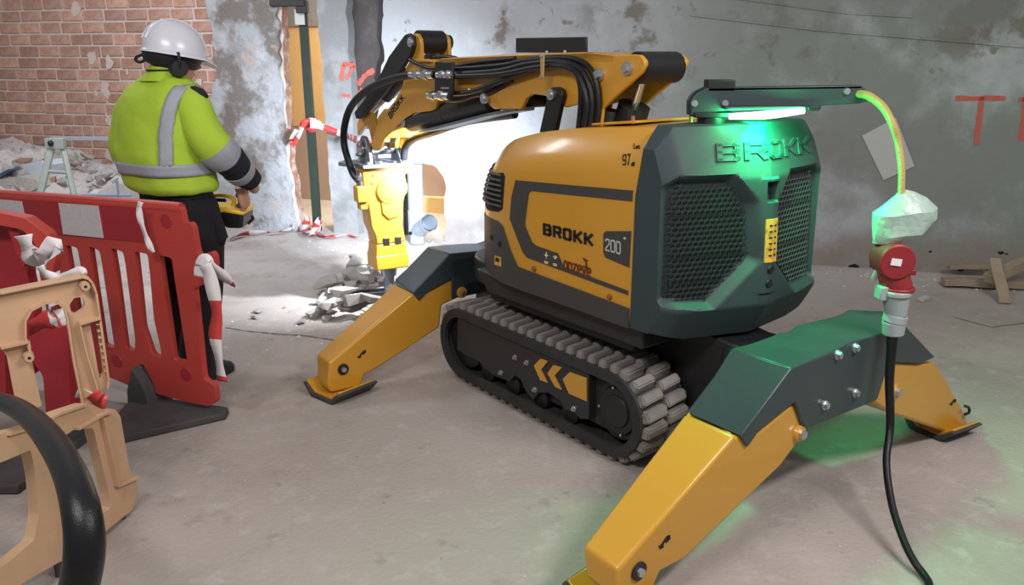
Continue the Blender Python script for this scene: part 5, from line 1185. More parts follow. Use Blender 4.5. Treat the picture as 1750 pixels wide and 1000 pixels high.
# trousers and boots
hipc = J[6]
bm = B()
zt_ = TT[15][0] + .01
loft(bm, [ell((J[6].x, YP + .03, zt_), .185, .135, PR, PF, 32, 2.3), ell((J[6].x, YP + .03, zt_ - .08), .200, .150, PR, PF, 32, 2.3), ell((J[6].x, YP + .03, zt_ - .18), .205, .155, PR, PF, 32, 2.3), ell((J[6].x, YP + .03, zt_ - .26), .19, .14, PR, PF, 32, 2.2), ell((J[6].x, YP + .03, zt_ - .30), .12, .10, PR, PF, 32, 2)])
for a, k, f in ((13, 14, 15), (17, 18, 19)):
    loft(bm, limb([J[a] + Vector((0, .0, .05)), J[a] - Vector((0, 0, .12)), J[k], (J[k] + J[f]) / 2, J[f] + Vector((0, 0, .02)), J[f] - Vector((0, 0, .035))], [.105, .118, .098, .088, .085, .088], 28, 6))
rm_me = link('trousers', bm, M['trousers'], None, ang=80); pl(rm_me)
r_ = rm_me.modifiers.new('remesh', 'REMESH'); r_.mode = 'VOXEL'; r_.voxel_size = .016; r_.use_smooth_shade = True
s_ = rm_me.modifiers.new('smooth', 'SMOOTH'); s_.iterations = 8; s_.factor = .5
for a, t_ in ((15, 16), (19, 20)):
    d = (J[t_] - J[a]); d.z = 0; d.normalize(); c = J[a].copy(); sd = Vector((-d.y, d.x, 0)); bm = B()
    loft(bm, [[Vector((c.x, c.y, 0)) + d * (u * L - .07) + sd * w * hw + Vector((0, 0, h)) for u, w in [(math.cos(q) * .5 + .5, math.sin(q)) for q in [6.28318 * k / 20 for k in range(20)]]] for L, hw, h in ((.28, .050, .0), (.285, .052, .025), (.27, .048, .05), (.20, .046, .085), (.13, .045, .12))])
    pl(link('boot', bm, M['muff'], None, ang=60, bevel=.004))
# pockets
bm = B(); tube(bm, W3([(-1.450, 0.905), (-1.419, 0.826), (-1.394, 0.740), (-1.381, 0.729)], [3.86] * 4), [.03, .035, .03, .012], 10, 5, flat=.5); pl(link('trouser_pocket', bm, M['trousers'], None))
# head, hat, ear defenders
HC = W3([(-1.570, 1.581)], [3.95])[0]; HF = Vector((.78, .60, -.18)).normalized(); HS = HF.cross(Vector((0, 0, 1))).normalized(); HU = HS.cross(HF)
rotm = Matrix((HS, HF, HU)).transposed()
def hd(x, y, z): return HC + HS * x + HF * y + HU * z          # side, forward, up
bm = B(); rings = []
for z, rx, ry, f in ((-.125, .045, .05, .01), (-.10, .055, .07, .015), (-.06, .066, .088, .01), (-.02, .072, .095, 0), (.03, .076, .098, -.002), (.07, .068, .088, -.004), (.10, .045, .06, -.005), (.115, .015, .02, -.005)): rings.append(ell(hd(0, f, z), rx, ry, HS, HF, 26))
loft(bm, rings)
for s in (-1, 1): 
    sph(bm, hd(.076 * s, -.005, -.015), .03, 12, scale=(.35, .7, 1.0), rot=rotm.to_euler())
    sph(bm, hd(.030 * s, .092, .0), .012, 8)
cyl(bm, hd(0, .09, -.0), hd(0, .118, -.032), .010, .016, 10); sph(bm, hd(0, .092, -.062), .022, 10, scale=(1.2, .5, .35), rot=rotm.to_euler())
hb = pl(link('head', bm, M['skin'], None, ang=80))
bm = B(); loft(bm, [ell(hd(0, -.010, z), rx, ry, HS, HF, 24) for z, rx, ry in ((-.055, .066, .078), (-.03, .074, .092), (.0, .079, .098), (.04, .080, .100), (.05, .06, .08))]); 
pl(link('hair', bm, M['hair'], None))
bm = B(); rings = []
for k in range(11):
    a = math.pi / 2 * k / 10; rings.append(ell(hd(0, .005 - .012 * math.sin(a), .015 + .148 * math.sin(a)), .118 * math.cos(a) ** .8 + .001, .142 * math.cos(a) ** .8 + .001, HS, HF, 40))
loft(bm, rings)
hat = pl(link('hard_hat', bm, M['helmet'], None, ang=80))
bm = B()
loft(bm, [ell(hd(0, .008, .022), .119, .143, HS, HF, 40), ell(hd(0, .012, .010), .130, .156, HS, HF, 40), ell(hd(0, .012, .004), .131, .157, HS, HF, 40), ell(hd(0, .010, .006), .112, .136, HS, HF, 40)])
pk = [hd(math.sin(a) * .118, .10 + math.cos(a) * .095, .012 - .022 * max(0, math.cos(a))) for a in [-1.35 + 2.7 * k / 12 for k in range(13)]]
poly(bm, pk, HU * -.006)
pl(link('hat_brim', bm, M['helmet'], None, ang=60))
bm = B()
for yy in (-.03, 0, .03):
    tube(bm, [hd(yy, .005 - .012 * math.sin(a) + .142 * math.cos(a) * (1 if s > 0 else 1), .018 + .148 * math.sin(a)) for a in [math.pi * (.10 + .8 * k / 10) for k in range(11)] for s in (1,)], .004, 6, 3)
pl(link('hat_ridge', bm, M['helmet'], None))
bm = B(); loft(bm, [ell(hd(0, -.004, -.045), .080, .100, HS, HF, 36), ell(hd(0, -.006, -.035), .096, .122, HS, HF, 36), ell(hd(0, -.004, .012), .108, .134, HS, HF, 36), ell(hd(0, -.004, .014), .07, .09, HS, HF, 36)])
pl(link('neck_guard', bm, M['muff'], None, ang=70))
for s in (-1, 1):
    bm = B(); cyl(bm, hd(.078 * s, .0, -.045), hd(.122 * s, .0, -.05), .044, .036, seg=24); tube(bm, [hd(.115 * s, .0, -.05), hd(.128 * s, -.01, -.01), hd(.120 * s, -.015, .02)], .008, 8, 5)
    pl(link('ear_defender', bm, M['muff'], None, bevel=.008))
bm = B(); a_ = W3([(-1.695, 1.596), (-1.729, 1.583), (-1.737, 1.568), (-1.716, 1.560), (-1.693, 1.570)], [3.93] * 5); tube(bm, a_, .007, 8, 6); pl(link('chin_strap', bm, M['muff'], None))
# hands
def hand(name, wr, d, palmn, side, ho=.95):
    d = d.normalized(); n = palmn - d * palmn.dot(d); n.normalize(); s = d.cross(n) * side; bm = B()
    loft(bm, [ell(wr + d * t * ho, w * ho, h * ho, s, n, 16) for t, w, h in ((-.03, .028, .024), (0, .030, .022), (.03, .040, .020), (.065, .045, .018), (.088, .040, .014))])
    for k, (o_, L) in enumerate(((-.032, .058), (-.011, .070), (.011, .074), (.032, .066))):
        b0 = wr + (d * .078 + s * o_) * ho; p1 = b0 + (d * L * .45 + n * L * .22) * ho; p2 = p1 + (d * L * .18 + n * L * .38) * ho; p3 = p2 + (-d * L * .12 + n * L * .25) * ho
        tube(bm, [b0, p1, p2, p3], [.0095, .009, .008, .006], 10, 4)
    b0 = wr + (d * .02 + s * .036) * ho; tube(bm, [b0, b0 + (d * .025 + s * .022 + n * .012) * ho, b0 + (d * .05 + s * .020 + n * .035) * ho], [.012, .010, .008], 10, 4)
    return pl(link(name, bm, M['skin'], None, ang=80))
wr = W3([(-1.354, 0.938)], [4.07])[0]
hand('hand', wr, Vector((.10, .35, -.85)), Vector((-.9, .3, -.1)), 1)
wl_ = W3([(-1.935, 0.915)], [4.32])[0]; hand('hand', wl_, Vector((.5, .5, -.5)), Vector((.2, .3, -.9)), -1)
# the control box in his hands
rc = empty('remote_control', (-1.27, 4.18, .80)); tag(rc, 'black and yellow remote control box with a carry frame held at the worker\'s waist', 'remote control')
def rp(o): o.parent = rc; o.data.transform(Matrix.Translation((1.27, -4.18, -.80))); return o
pA = [(-1.616, 0.825), (-1.448, 0.843), (-1.357, 0.819), (-1.370, 0.745), (-1.443, 0.745), (-1.506, 0.782), (-1.622, 0.769)]
bm = B(); prY(bm, pA, 4.08, 4.26); rp(link('control_body', bm, M['black'], None, bevel=.012))
bm = B(); prY(bm, [(-1.614, 0.849), (-1.444, 0.855), (-1.350, 0.831), (-1.355, 0.812), (-1.450, 0.828), (-1.617, 0.819)], 4.07, 4.27); rp(link('yellow_rim', bm, M['yplastic'], None, bevel=.008))
bm = B(); tube(bm, W3([(-1.553, 0.869), (-1.495, 0.911), (-1.425, 0.905), (-1.403, 0.887), (-1.412, 0.857)], [4.10] * 5), .011, 12, 6); rp(link('carry_frame', bm, M['yplastic'], None))
bm = B(); tube(bm, W3([(-1.343, 0.767), (-1.317, 0.791), (-1.321, 0.809)], [4.10] * 3), .008, 8, 6); rp(link('strap_hook', bm, M['black'], None))
bm = B()
c = W3([(-1.390, 0.850)], [4.14])[0]; cyl(bm, c, c + Vector((0, 0, .05)), .008, seg=12); sph(bm, c + Vector((0, 0, .055)), .017, 12); cyl(bm, c, c + Vector((0, 0, .012)), .024, .014, seg=16)
rp(link('joystick', bm, M['black'], None))
bm = B(); prY(bm, [(-1.532, 0.904), (-1.439, 0.898), (-1.435, 0.881), (-1.534, 0.884)], 4.072, 4.09); rp(link('display_shade', bm, M['black'], None, bevel=.004))

# ---------------------------------------------------------------- power cable, plug and bag at the back of the machine
pc = empty('power_cable', (1.30, 2.72, 0)); tag(pc, 'black power cable with yellow sleeve and red plug hanging from the tail arm', 'cable')
def pp(o, q=pc, c=(1.30, 2.72, 0)): o.parent = q; o.data.transform(Matrix.Translation((-c[0], -c[1], -c[2]))); return o
def W4(L, ys): return [Vector((x, y, z)) for (x, z), y in zip(L, ys)]
pts = [W4([(1.224, 1.461)], [3.00])[0], W4([(1.245, 1.456)], [2.94])[0], W4([(1.268, 1.424)], [2.87])[0], W4([(1.280, 1.374)], [2.81])[0], W4([(1.306, 1.307)], [2.80])[0], W4([(1.315, 1.222)], [2.77])[0], W4([(1.316, 1.136)], [2.75])[0]]
bm = B(); tube(bm, pts, [.014, .0145, .014, .0125, .012, .0115, .0115], 14, 8); pp(link('braided_sleeve', bm, M['sleeve'], None, ang=80))
s1 = W4([(1.325, 0.951), (1.318, 0.909)], [2.76] * 2); c = s1[0]
def ax(px): return px
A1 = W4([(1.305, 0.925), (1.298, 0.900), (1.313, 0.879), (1.334, 0.845), (1.340, 0.814)], [2.74] * 5)
bm = B(); cyl(bm, A1[0] + Vector((0, -.055, -.005)), A1[0] + Vector((0, .04, -.005)), .062, seg=32); 
pp(link('plug_cap', bm, M['plugred'], None, bevel=.006))
bm = B(); box(bm, A1[0] + Vector((-.008, -.058, -.003)), (.036, .004, .024), Euler((0, .12, 0))); pp(link('white_sticker', bm, M['tapew'], None, shade=False))
bm = B(); cyl(bm, A1[1] + Vector((.01, 0, -.01)), A1[4], .048, .052, seg=28); cyl(bm, A1[4] + Vector((0, 0, .008)), A1[4] - Vector((0, 0, .006)), .058, seg=28); box(bm, A1[2] + Vector((.055, -.01, .0)), (.03, .05, .02))
pp(link('red_coupler', bm, M['plugred'], None, bevel=.004))
A2 = W4([(1.333, 0.812), (1.344, 0.716), (1.340, 0.699), (1.343, 0.647)], [2.73] * 4)
bm = B(); cyl(bm, A2[0], A2[1], .047, .036, seg=28); cyl(bm, A2[2], A2[3], .040, .036, seg=24); cyl(bm, A2[0], A2[0] - Vector((0, 0, .02)), .052, seg=28); box(bm, A2[0] + Vector((-.05, 0, -.01)), (.03, .05, .05))
pp(link('grey_plug_body', bm, M['pluggrey'], None, bevel=.005))
bm = B(); cyl(bm, A2[1] + Vector((0, 0, .005)), A2[2] - Vector((0, 0, .004)), .041, seg=28); pp(link('lock_ring', bm, M['pluggrey'], None, bevel=.002))
g1 = [(1.302, 2.206), (1.276, 1.965)]
pts = W4([(1.336, 0.663), (1.336, 0.589), (1.339, 0.478), (1.354, 0.318)], [2.72, 2.71, 2.70, 2.68]) + W4([(1.318, 0.217)], [2.6]) + W4([(1.295, 0.126)], [2.48]) + W4([(1.286, 0.067)], [2.36]) + W4([(1.290, 0.034)], [2.28]) + [Vector((g1[0][0], g1[0][1], .014)), Vector((g1[1][0], g1[1][1], .014)), Vector((1.9, 1.2, .014))]
bm = B(); tube(bm, pts, [.020, .017, .015, .014] + [.0125] * 7, 14, 8); pp(link('black_cable', bm, M['hose'], None, ang=80))
bm = B(); tube(bm, W4([(1.270, 0.899), (1.268, 0.874), (1.260, 0.848), (1.258, 0.836)], [2.75] * 4), [.009, .010, .012, .006], 8, 5, flat=.4); pp(link('bag_tail', bm, M['bag'], None))
# bag
bo = W4([(1.319, 1.144), (1.336, 1.060), (1.353, 0.965)], [2.76] * 3)
bm = B(); sil = [(1.307, 1.160), (1.327, 1.160), (1.296, 1.136), (1.364, 1.148), (1.265, 1.100), (1.405, 1.124), (1.233, 1.068), (1.450, 1.092), (1.234, 1.033), (1.450, 1.060), (1.241, 0.992), (1.426, 1.019), (1.246, 0.965), (1.392, 0.990), (1.283, 0.961), (1.367, 0.970), (1.307, 0.959), (1.353, 0.963)]
rings = []
for (xl, zl), (xr, zr) in zip(sil[0::2], sil[1::2]):
    c = Vector(((xl + xr) / 2, 2.76, (zl + zr) / 2)); rx = (xr - xl) / 2; tl_v = Vector((xr - xl, 0, zr - zl)).normalized()
    rings.append(ell(c, rx, min(.055, rx * .6), tl_v, (0, 1, 0), 18))
loft(bm, rings)
for v in bm.verts: v.co += Vector((mnoise.noise(v.co * 22), mnoise.noise(v.co * 22 + Vector((5, 0, 0))), mnoise.noise(v.co * 22 + Vector((0, 7, 0))))) * .012
bag = link('plastic_bag', bm, M['bag'], None, ang=22); tag(bag, 'frosted plastic bag wrapped over the plug joint below the yellow sleeve', 'bag')
# sheet of paper on the wall
bm = B(); wallprism(bm, [(2.710, 1.010), (2.925, 1.146), (3.095, 0.798), (2.896, 0.686)], -.008, -.005)
tag(link('paper_sheet', bm, M['paper'], None, shade=False), 'tilted sheet of pale paper stuck on the grey wall', 'paper')
# ---------------------------------------------------------------- posts and pipes
gp = [(-1.833, 2.233), (-1.787, 2.233), (-1.795, 0.044), (-1.855, 0.044)]
bm = B(); x0, z0 = gp[3]; x1, z1 = gp[2]
box(bm, ((x0 + x1) / 2, 7.55, 1.45), (.075, .05, 2.9))
post = link('steel_post', bm, M['green'], None, bevel=.004); tag(post, 'dark green square steel post in the wall opening', 'post')
xc = (x0 + x1) / 2
bm = B(); L = [(-1.826, 1.953), (-1.833, 1.847)]; box(bm, (xc - .02, 7.51, (L[0][1] + L[1][1]) / 2), (.085, .03, .13)); link('bracket_plate', bm, M['paper'], post, bevel=.002)
bm = B(); L = [(-1.996, 2.040), (-1.788, 1.982)]; box(bm, (xc - .11, 7.5, L[1][1] + .03), (.30, .10, .05)); box(bm, (xc + .01, 7.5, L[1][1]), (.10, .08, .10)); link('top_clamp', bm, M['black'], post, bevel=.004)
for ch in post.children: pass
pv = [(-0.879, 0.692), (-0.755, 0.692), (-0.864, -0.036), (-0.716, -0.036), (-0.725, 0.182)]
pcx = ([(-0.828, -0.036)][0][0]); 
pvc = empty('drain_pipe', (pcx, 6.98, 0)); tag(pvc, 'grey plastic drain pipe with an open angled branch beside the wall hole', 'pipe')
bm = B(); zt_ = pv[0][1]; zc_ = [(-0.818, 0.269), (-0.825, 0.079)]; cyl(bm, (0, 0, zc_[0][1]), (0, 0, zt_), .066, seg=32); link('upper_pipe', bm, M['pvc'], pvc)
bm = B(); cyl(bm, (0, 0, zc_[1][1]), (0, 0, zc_[0][1] + .03), .072, seg=32); cyl(bm, (0, 0, 0.01), (0, 0, zc_[1][1] + .02), .062, seg=32)
br_ = [(-0.690, 0.236)][0]; e = Vector((br_[0] - pcx, -.24, br_[1])); s0 = Vector((.0, 0, zc_[1][1] + .04)); cyl(bm, s0, e, .066, .066, seg=32, cap=False); cyl(bm, s0, e, .060, .060, seg=32, cap=False)
d = (e - s0).normalized(); cyl(bm, e - d * .04, e, .074, seg=32, cap=False)
link('branch_fitting', bm, M['pvc'], pvc)
bm = B(); cyl(bm, (-.045, -.062, zc_[1][1] + .03), (-.05, -.070, zc_[1][1] + .03), .016, seg=14); link('drilled_hole', bm, M['void'], pvc)
# ---------------------------------------------------------------- rubble
def chunk_mesh(seed, flat=.35, m='debris'):
    q = random.Random(seed); b = B()
    for k in range(14):
        a = q.uniform(0, 6.283); r_ = q.uniform(.6, 1); b.verts.new((math.cos(a) * r_, math.sin(a) * r_ * q.uniform(.5, .9), q.choice((-1, 1)) * flat * q.uniform(.6, 1)))
    bmesh.ops.convex_hull(b, input=b.verts[:]); 
    for v in [v for v in b.verts if not v.link_faces]: b.verts.remove(v)
    bmesh.ops.recalc_face_normals(b, faces=b.faces); me = bpy.data.meshes.new('rubble_chunk'); b.to_mesh(me); b.free(); me.materials.append(M[m]); return me
CH = [chunk_mesh(i, .30 if i % 2 else .18, 'debris') for i in range(8)]; CP = [chunk_mesh(20 + i, .28, 'debris2') for i in range(6)]; CB = [chunk_mesh(40 + i, .4, 'debris3') for i in range(4)]
def chunk(me, loc, s, rot, label, group, name='rubble_chunk'):
    o = bpy.data.objects.new(name, me); COL.objects.link(o); o.location = loc; o.scale = (s[0], s[1], s[2]) if isinstance(s, tuple) else (s, s, s); o.rotation_euler = rot; tag(o, label, 'rubble', group)
q = random.Random(5)
big = [(-1.243, 4.943), (-1.166, 4.967), (-1.057, 4.848), (-1.106, 5.400), (-0.987, 5.091), (-0.862, 4.883), (-0.864, 5.262), (-1.018, 5.545), (-0.918, 5.620), (-1.246, 5.590), (-1.159, 5.682), (-1.120, 5.941), (-1.021, 6.010), (-0.918, 5.908), (-1.016, 5.841), (-1.065, 5.745), (-1.106, 5.195), (-1.010, 5.358), (-0.873, 5.066), (-0.875, 5.472), (-1.132, 5.809), (-1.028, 5.809), (-1.178, 5.262), (-0.991, 4.883), (-0.947, 5.809), (-1.283, 5.472)]
for i, (x, y) in enumerate(big):
    r_ = q.uniform(.07, .15); lift = .03 + .05 * (i % 3)
    chunk(q.choice(CH), (x, y, lift), (r_, r_ * .8, r_), (q.uniform(-.25, .25), q.uniform(-.25, .25), q.uniform(0, 6.28)), 'broken grey concrete slab in the heap under the breaker', 'concrete chunks under the breaker')
c0_ = [(-1.009, 5.262)][0]
for i in range(70):
    a = q.uniform(0, 6.28); rr_ = abs(q.gauss(0, .33)); s = q.uniform(.015, .05)
    x, y = c0_[0] + math.cos(a) * rr_, c0_[1] + math.sin(a) * rr_ * 1.1
    if (x - (-.76)) ** 2 < .0 : continue
    chunk(q.choice(CH + CP[:2]), (x, y, s * .3 + max(0, .07 - rr_ * .2)), s, (q.uniform(-.5, .5), q.uniform(-.5, .5), q.uniform(0, 6.28)), 'small grey concrete fragment around the breaker', 'concrete fragments round the breaker')
bm = B()
for k, (x, y) in enumerate([(-1.048, 5.098), (-1.039, 5.176), (-0.981, 5.021)]): 
    for j in range(2): prZ(bm, [(x - .02, y), (x + .42, y + .10 + .03 * j), (x + .42, y + .13 + .03 * j), (x - .02, y + .03)], .05 + .025 * k + .012 * j, .056 + .025 * k + .012 * j)
tag(link('metal_sheet', bm, M['frame'], None, shade=False), 'dark bent metal strips between the slabs beside the outrigger', 'scrap metal')
# heap along the brick wall
HT = [(x_, z_) for x_, z_ in zip([v[0] for v in [(-5.137, 0.497), (-4.651, 0.517), (-4.313, 0.530), (-4.050, 0.541), (-3.791, 0.551), (-3.320, 0.570), (-2.805, 0.590)]], [v[1] for v in [(-4.669, 0.741), (-4.606, 0.721), (-4.283, 0.679), (-4.035, 0.620), (-3.787, 0.572), (-3.322, 0.554), (-2.829, 0.412)]])]
HT.append((sL - .35, .02))
def heap_h(s, d):
    H = interp(HT, s); 
    if d > -.7: return H * (.92 + .08 * (-d / .7))
    t = max(0, (d + 2.1) / 1.4); return H * t * t * (3 - 2 * t)
bm = B(); nx, ny = 60, 34; Vv = []
hb_ = [(-5.966, 0.368), (-5.046, 0.404), (-3.866, 0.451)]
for i in range(nx + 1):
    s = -6.0 + (sL - .35 + 6.0) * i / nx; row_ = []
    for j in range(ny + 1):
        t = j / ny; d = -2.1 * (1 - t) - .02 * t
        h = heap_h(s, d) * (1 + .25 * mnoise.noise(Vector((s * 3, d * 3, 0)))) + .05 * mnoise.noise(Vector((s * 9, d * 9, 1)))
        if i == nx: h = 0
        if j == 0: h = -.02
        row_.append(bm.verts.new(wp(s, max(h, -.02), d)))
    Vv.append(row_)
for i in range(nx):
    for j in range(ny): bm.faces.new((Vv[i][j], Vv[i + 1][j], Vv[i + 1][j + 1], Vv[i][j + 1]))
hp_ = link('rubble_heap', bm, M['debris2'], None, ang=20); tag(hp_, 'sloping heap of pale plaster rubble against the brick wall', 'rubble', kind='stuff')
for i in range(230):
    s = q.uniform(-5.9, sL - .4); d = -q.uniform(.10, 1.15); z = heap_h(s, d); r_ = q.uniform(.03, .085) * (1.3 if q.random() < .2 else 1)
    kind = q.random(); me_, lb, gr = (q.choice(CP), 'pale plaster lump on the heap by the brick wall', 'plaster lumps on the heap') if kind < .66 else (q.choice(CH), 'grey mortar lump on the heap by the brick wall', 'mortar lumps on the heap') if kind < .8 else (q.choice(CB), 'broken red brick piece on the heap by the brick wall', 'brick pieces on the heap')
    p = wp(s, z + r_ * .25, d); chunk(me_, p, (r_, r_ * .8, r_), (q.uniform(-.6, .6), q.uniform(-.6, .6), q.uniform(0, 6.28)), lb, gr)
# boards and foil on the heap
def slab(name, L, d0, th, m, label, cat): 
    b = B(); wallprism(b, L, d0, d0 + th); o = link(name, b, M[m], None, shade=False); tag(o, label, cat); return o
slab('white_board', [(-4.482, 0.614), (-4.266, 0.652), (-3.963, 0.704), (-3.920, 0.665), (-3.951, 0.572), (-4.100, 0.587), (-4.505, 0.508)], -.95, .25, 'sheet', 'crumpled white plastic sheet on the heap of rubble', 'sheet')
slab('navy_board', [(-4.329, 0.578), (-4.175, 0.644), (-4.151, 0.635), (-4.311, 0.543), (-4.338, 0.537)], -1.1, .08, 'navyb', 'dark blue board edge sticking out of the heap', 'board')
slab('plaster_slab', [(-4.878, 0.767), (-4.820, 0.780), (-4.706, 0.734), (-4.681, 0.686), (-4.712, 0.641), (-4.905, 0.645)], -.5, .2, 'debris2', 'big pale plaster slab at the top of the heap', 'rubble')
slab('grey_slab', [(-4.280, 0.556), (-4.020, 0.597), (-3.839, 0.574), (-3.814, 0.516), (-3.922, 0.471), (-4.305, 0.444)], -1.15, .2, 'debris', 'wide grey plaster slab low on the heap', 'rubble')
# trestle
ts = empty('trestle', (0, 0, 0)); tag(ts, 'worn green steel trestle standing before the rubble heap', 'trestle')
yT = 6.3
a, b_, c, d_, e_ = W4([(-3.486, 0.962), (-3.424, 0.962), (-3.572, 0.560), (-3.309, 0.537), (-3.446, 0.936)], [6.3, 6.3, 6.15, 6.15, 6.3])
def bar_(nm, p, q_, w, m, par):
    b = B(); cyl(b, p, q_, w, seg=8); return link(nm, b, M[m], par)
lA = Vector((c.x, 6.2, 0.0)); 
def ext(top, low): t = top.z / (top.z - low.z); return top + (low - top) * t
bar_('leg', a, ext(a, c), .028, 'trestle', ts); bar_('leg', b_, ext(b_, d_), .022, 'trestle', ts)
a2 = a + Vector((.72, .15, 0)); bar_('leg', a2, a2 + Vector((-.1, 0, -a2.z)), .02, 'trestle', ts); bar_('leg', a2, a2 + Vector((.1, .1, -a2.z)), .02, 'trestle', ts)
bm = B(); L = [(-3.497, 0.980), (-3.082, 0.962), (-3.079, 0.984)]; box(bm, (a.x + .36, 6.36, a.z + .01), (.80, .06, .025)); link('top_bar', bm, M['pluggrey'], ts)
bm = B(); box(bm, (a.x + .03, 6.27, a.z - .02), (.14, .05, .08)); link('hinge_block', bm, M['trestle'], ts, bevel=.004)
bm = B(); sph(bm, (a.x + .01, 6.24, a.z - .015), .022, 10); link('hinge_bolt', bm, M['ink'], ts)
m1 = a.lerp(c, .55); m2 = b_.lerp(d_, .55); bar_('cross_bar', m1, m2, .014, 'trestle', ts)
# blue frame
bf = empty('blue_frame', (0, 0, 0)); tag(bf, 'faded blue steel frame lying low behind the red barrier', 'frame')
L = [(-2.960, 0.663), (-2.622, 0.659), (-2.706, 0.756), (-2.728, 0.594), (-2.738, 0.367), (-2.775, 0.092)]
bar_('rail', Vector((L[0][0], 5.6, L[0][1])), Vector((L[1][0], 5.6, L[1][1])), .010, 'blue', bf)
L2 = [(-2.475, 0.518), (-2.438, 0.518), (-2.475, 0.246), (-2.677, 0.774)]
bar_('upright', Vector((L[2][0], 5.6, L[2][1])), Vector((L[2][0], 5.6, 0)), .008, 'blue', bf)
bar_('upright', Vector((L[0][0], 5.6, L[0][1])), Vector((L[0][0], 5.6, 0)), .010, 'blue', bf)
bar_('upright', Vector((L[4][0] + .03, 5.6, L[4][1] + .3)), Vector((L[4][0] + .03, 5.6, 0)), .012, 'blue', bf)
bar_('rail', Vector((L[0][0], 5.6, L[0][1] - .10)), Vector((L[1][0], 5.6, L[1][1] - .10)), .007, 'blue', bf)
# ---------------------------------------------------------------- boards and sticks at the right
wd = [(3.033, 5.560), (3.362, 5.485), (3.521, 5.398), (3.230, 5.700), (3.424, 5.668)]
def stick(p, q_, w, h, label, m='wood'):
    p = Vector(p); q_ = Vector(q_); d = q_ - p; b = B(); box(b, (0, 0, 0), (d.length, w, h)); bmesh.ops.subdivide_edges(b, edges=[e for e in b.edges if abs((e.verts[0].co - e.verts[1].co).x) > d.length * .5], cuts=6)
    for v in b.verts: v.co += Vector((0, mnoise.noise(v.co * 4) * .012, mnoise.noise(v.co * 5 + Vector((3, 3, 3))) * .008))
    b.transform(Matrix.Translation((p + q_) / 2) @ d.to_track_quat('X', 'Z').to_matrix().to_4x4()); tag(link('wood_stick', b, M[m], None, ang=40, bevel=.003), label, 'wood', 'pieces of old wood')
g2 = [(3.068, 5.620), (3.621, 5.501), (3.216, 5.745), (3.496, 5.713), (3.520, 5.809), (4.232, 6.205), (3.319, 5.400)]
stick((g2[0][0], g2[0][1], .04), (g2[1][0] + .3, g2[1][1], .04), .09, .05, 'long flat plank lying along the foot of the grey wall')
stick((g2[2][0], g2[2][1] + .1, .09), (g2[3][0], g2[3][1] + .1, .10), .06, .03, 'short thin slat lying on the long plank')
a, c = [(3.251, 0.118), (3.643, 0.249)]; stick((a[0], 5.4, a[1]), (c[0], 5.5, c[1]), .07, .07, 'round stick rising to the wall at the frame edge')
a, c = [(3.237, 0.071), (3.294, 0.255)]; stick((a[0], 5.15, .02), (c[0], 5.42, c[1]), .07, .02, 'short slat leaning across the long plank')
bm = B(); prZ(bm, [(2.782, 4.907), (2.909, 4.712), (3.198, 4.802), (3.560, 5.400), (3.359, 5.472), (3.131, 5.262)], .004, .012); tag(link('cardboard_sheet', bm, M['floor'], None, shade=False), 'dusty flat sheet lying on the floor below the planks', 'sheet')
bm = B(); prZ(bm, [(x, y) for x, y in [(2.721, 5.275), (2.809, 5.344), (2.814, 5.289), (2.738, 5.221)]], .003, .02); tag(link('paper_scrap', bm, M['debris2'], None, shade=False), 'small pale scrap on the floor behind the red plug', 'scrap')
# scattered grit
for nm, lab, fn, n, s0 in (('floor_grit', 'fine grit and chips scattered over the floor by the wall', lambda: (q.uniform(-2.6, 1.0), q.uniform(4.2, 7.2)), 420, .018), ('floor_grit', 'sparse dark grit on the near floor', lambda: (q.uniform(-1.6, 2.6), q.uniform(1.9, 4.4)), 90, .007), ('floor_grit', 'plaster crumbs along the foot of the grey wall', lambda: (lambda s: (wp(s, 0, -abs(q.gauss(0, .25)) - .03).x, wp(s, 0, 0).y - abs(q.gauss(0, .25)) - .03))(q.uniform(-.8, 4.6)), 260, .02)):
    bm = B()
    for i in range(n):
        x, y = fn(); s = s0 * q.uniform(.3, 1.2)
        vs = [bm.verts.new((x + math.cos(a) * s * q.uniform(.5, 1), y + math.sin(a) * s * q.uniform(.5, 1), .001)) for a in (0, 1.3, 2.6, 3.9, 5.1)]; top = bm.verts.new((x, y, s * .6))
        for k in range(5): bm.faces.new((vs[k], vs[(k + 1) % 5], top))
    tag(link(nm, bm, M['debris2' if s0 > .01 else 'debris'], None, shade=False), lab, 'grit', kind='stuff')

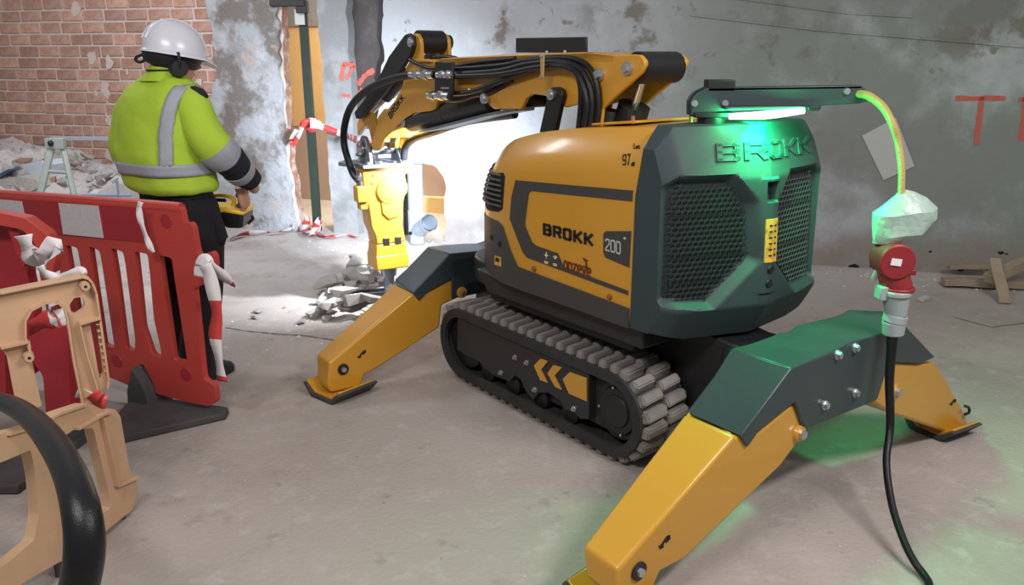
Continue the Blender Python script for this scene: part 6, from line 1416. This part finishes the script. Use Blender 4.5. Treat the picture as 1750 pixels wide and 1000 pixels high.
# pieces that can be told apart become parts of their own
def split_pieces(o):
    me = o.data; b = bmesh.new(); b.from_mesh(me); b.verts.ensure_lookup_table(); seen = {}; isl = []
    for v in b.verts:
        if v.index in seen: continue
        st = [v]; seen[v.index] = len(isl); mem = [v.index]
        while st:
            a = st.pop()
            for e in a.link_edges:
                w = e.other_vert(a)
                if w.index not in seen: seen[w.index] = len(isl); st.append(w); mem.append(w.index)
        isl.append(mem)
    bb = []
    for mem in isl:
        P = [b.verts[i].co for i in mem]; bb.append([Vector(min(p[k] for p in P) - .002 for k in range(3)), Vector(max(p[k] for p in P) + .002 for k in range(3))])
    par = list(range(len(isl)))
    def fnd(i):
        while par[i] != i: i = par[i]
        return i
    for i in range(len(isl)):
        for j in range(i):
            if all(bb[i][0][k] <= bb[j][1][k] and bb[j][0][k] <= bb[i][1][k] for k in range(3)): par[fnd(i)] = fnd(j)
    gs = {}
    for i, mem in enumerate(isl): gs.setdefault(fnd(i), set()).update(mem)
    if len(gs) < 2: b.free(); return
    base = o.name.split('.')[0]
    for n, mem in enumerate(gs.values()):
        c = b.copy(); c.verts.ensure_lookup_table()
        bmesh.ops.delete(c, geom=[v for v in c.verts if v.index not in mem], context='VERTS')
        if n == 0: b2_ = c; continue
        m2 = bpy.data.meshes.new(base); c.to_mesh(m2); c.free()
        for mt in me.materials: m2.materials.append(mt)
        o2 = o.copy(); o2.data = m2; o2.name = base; COL.objects.link(o2)
    b2_.to_mesh(me); b2_.free(); b.free()
for o in list(bpy.data.objects):
    if o.type == 'MESH' and o.name.split('.')[0] in ('beam_bolt', 'frame_bolt', 'pivot_pin', 'boom_link', 'reflective_panel', 'latch_bolt', 'plate_bolt', 'yellow_chevron', 'vent_slat', 'track_roller', 'arm_rivet', 'hose_coupling', 'clevis_ear', 'tilt_link', 'tilt_cylinder', 'bracket_ear', 'tool_hook', 'housing_hole', 'worn_plate', 'moulded_boss', 'hub_screw', 'skirt_hole', 'port_plug', 'lid_pin', 'cross_tube', 'strap_bolt', 'dark_stripe', 'lettering', 'peg'):
        split_pieces(o)

# joint line in the floor near the barrier
bm = B(); q2 = random.Random(3); L_ = [Vector(p) for p in [(-1.740, 4.712), (-1.596, 4.647), (-1.405, 4.594), (-1.224, 4.562), (-1.018, 4.480), (-0.918, 4.401)]]; up_ = []; dn_ = []
for a_, c_ in zip(L_, L_[1:]):
    for k in range(6):
        p = a_.lerp(c_, k / 6); w = q2.uniform(.003, .014); up_.append((p.x, p.y + w)); dn_.append((p.x, p.y - w))
prZ(bm, up_ + dn_[::-1], .0005, .0015); f_ = link('floor_joint', bm, mat('dirt_in_joint', (.13, .11, .10), .95), bpy.data.objects['floor'], shade=False)
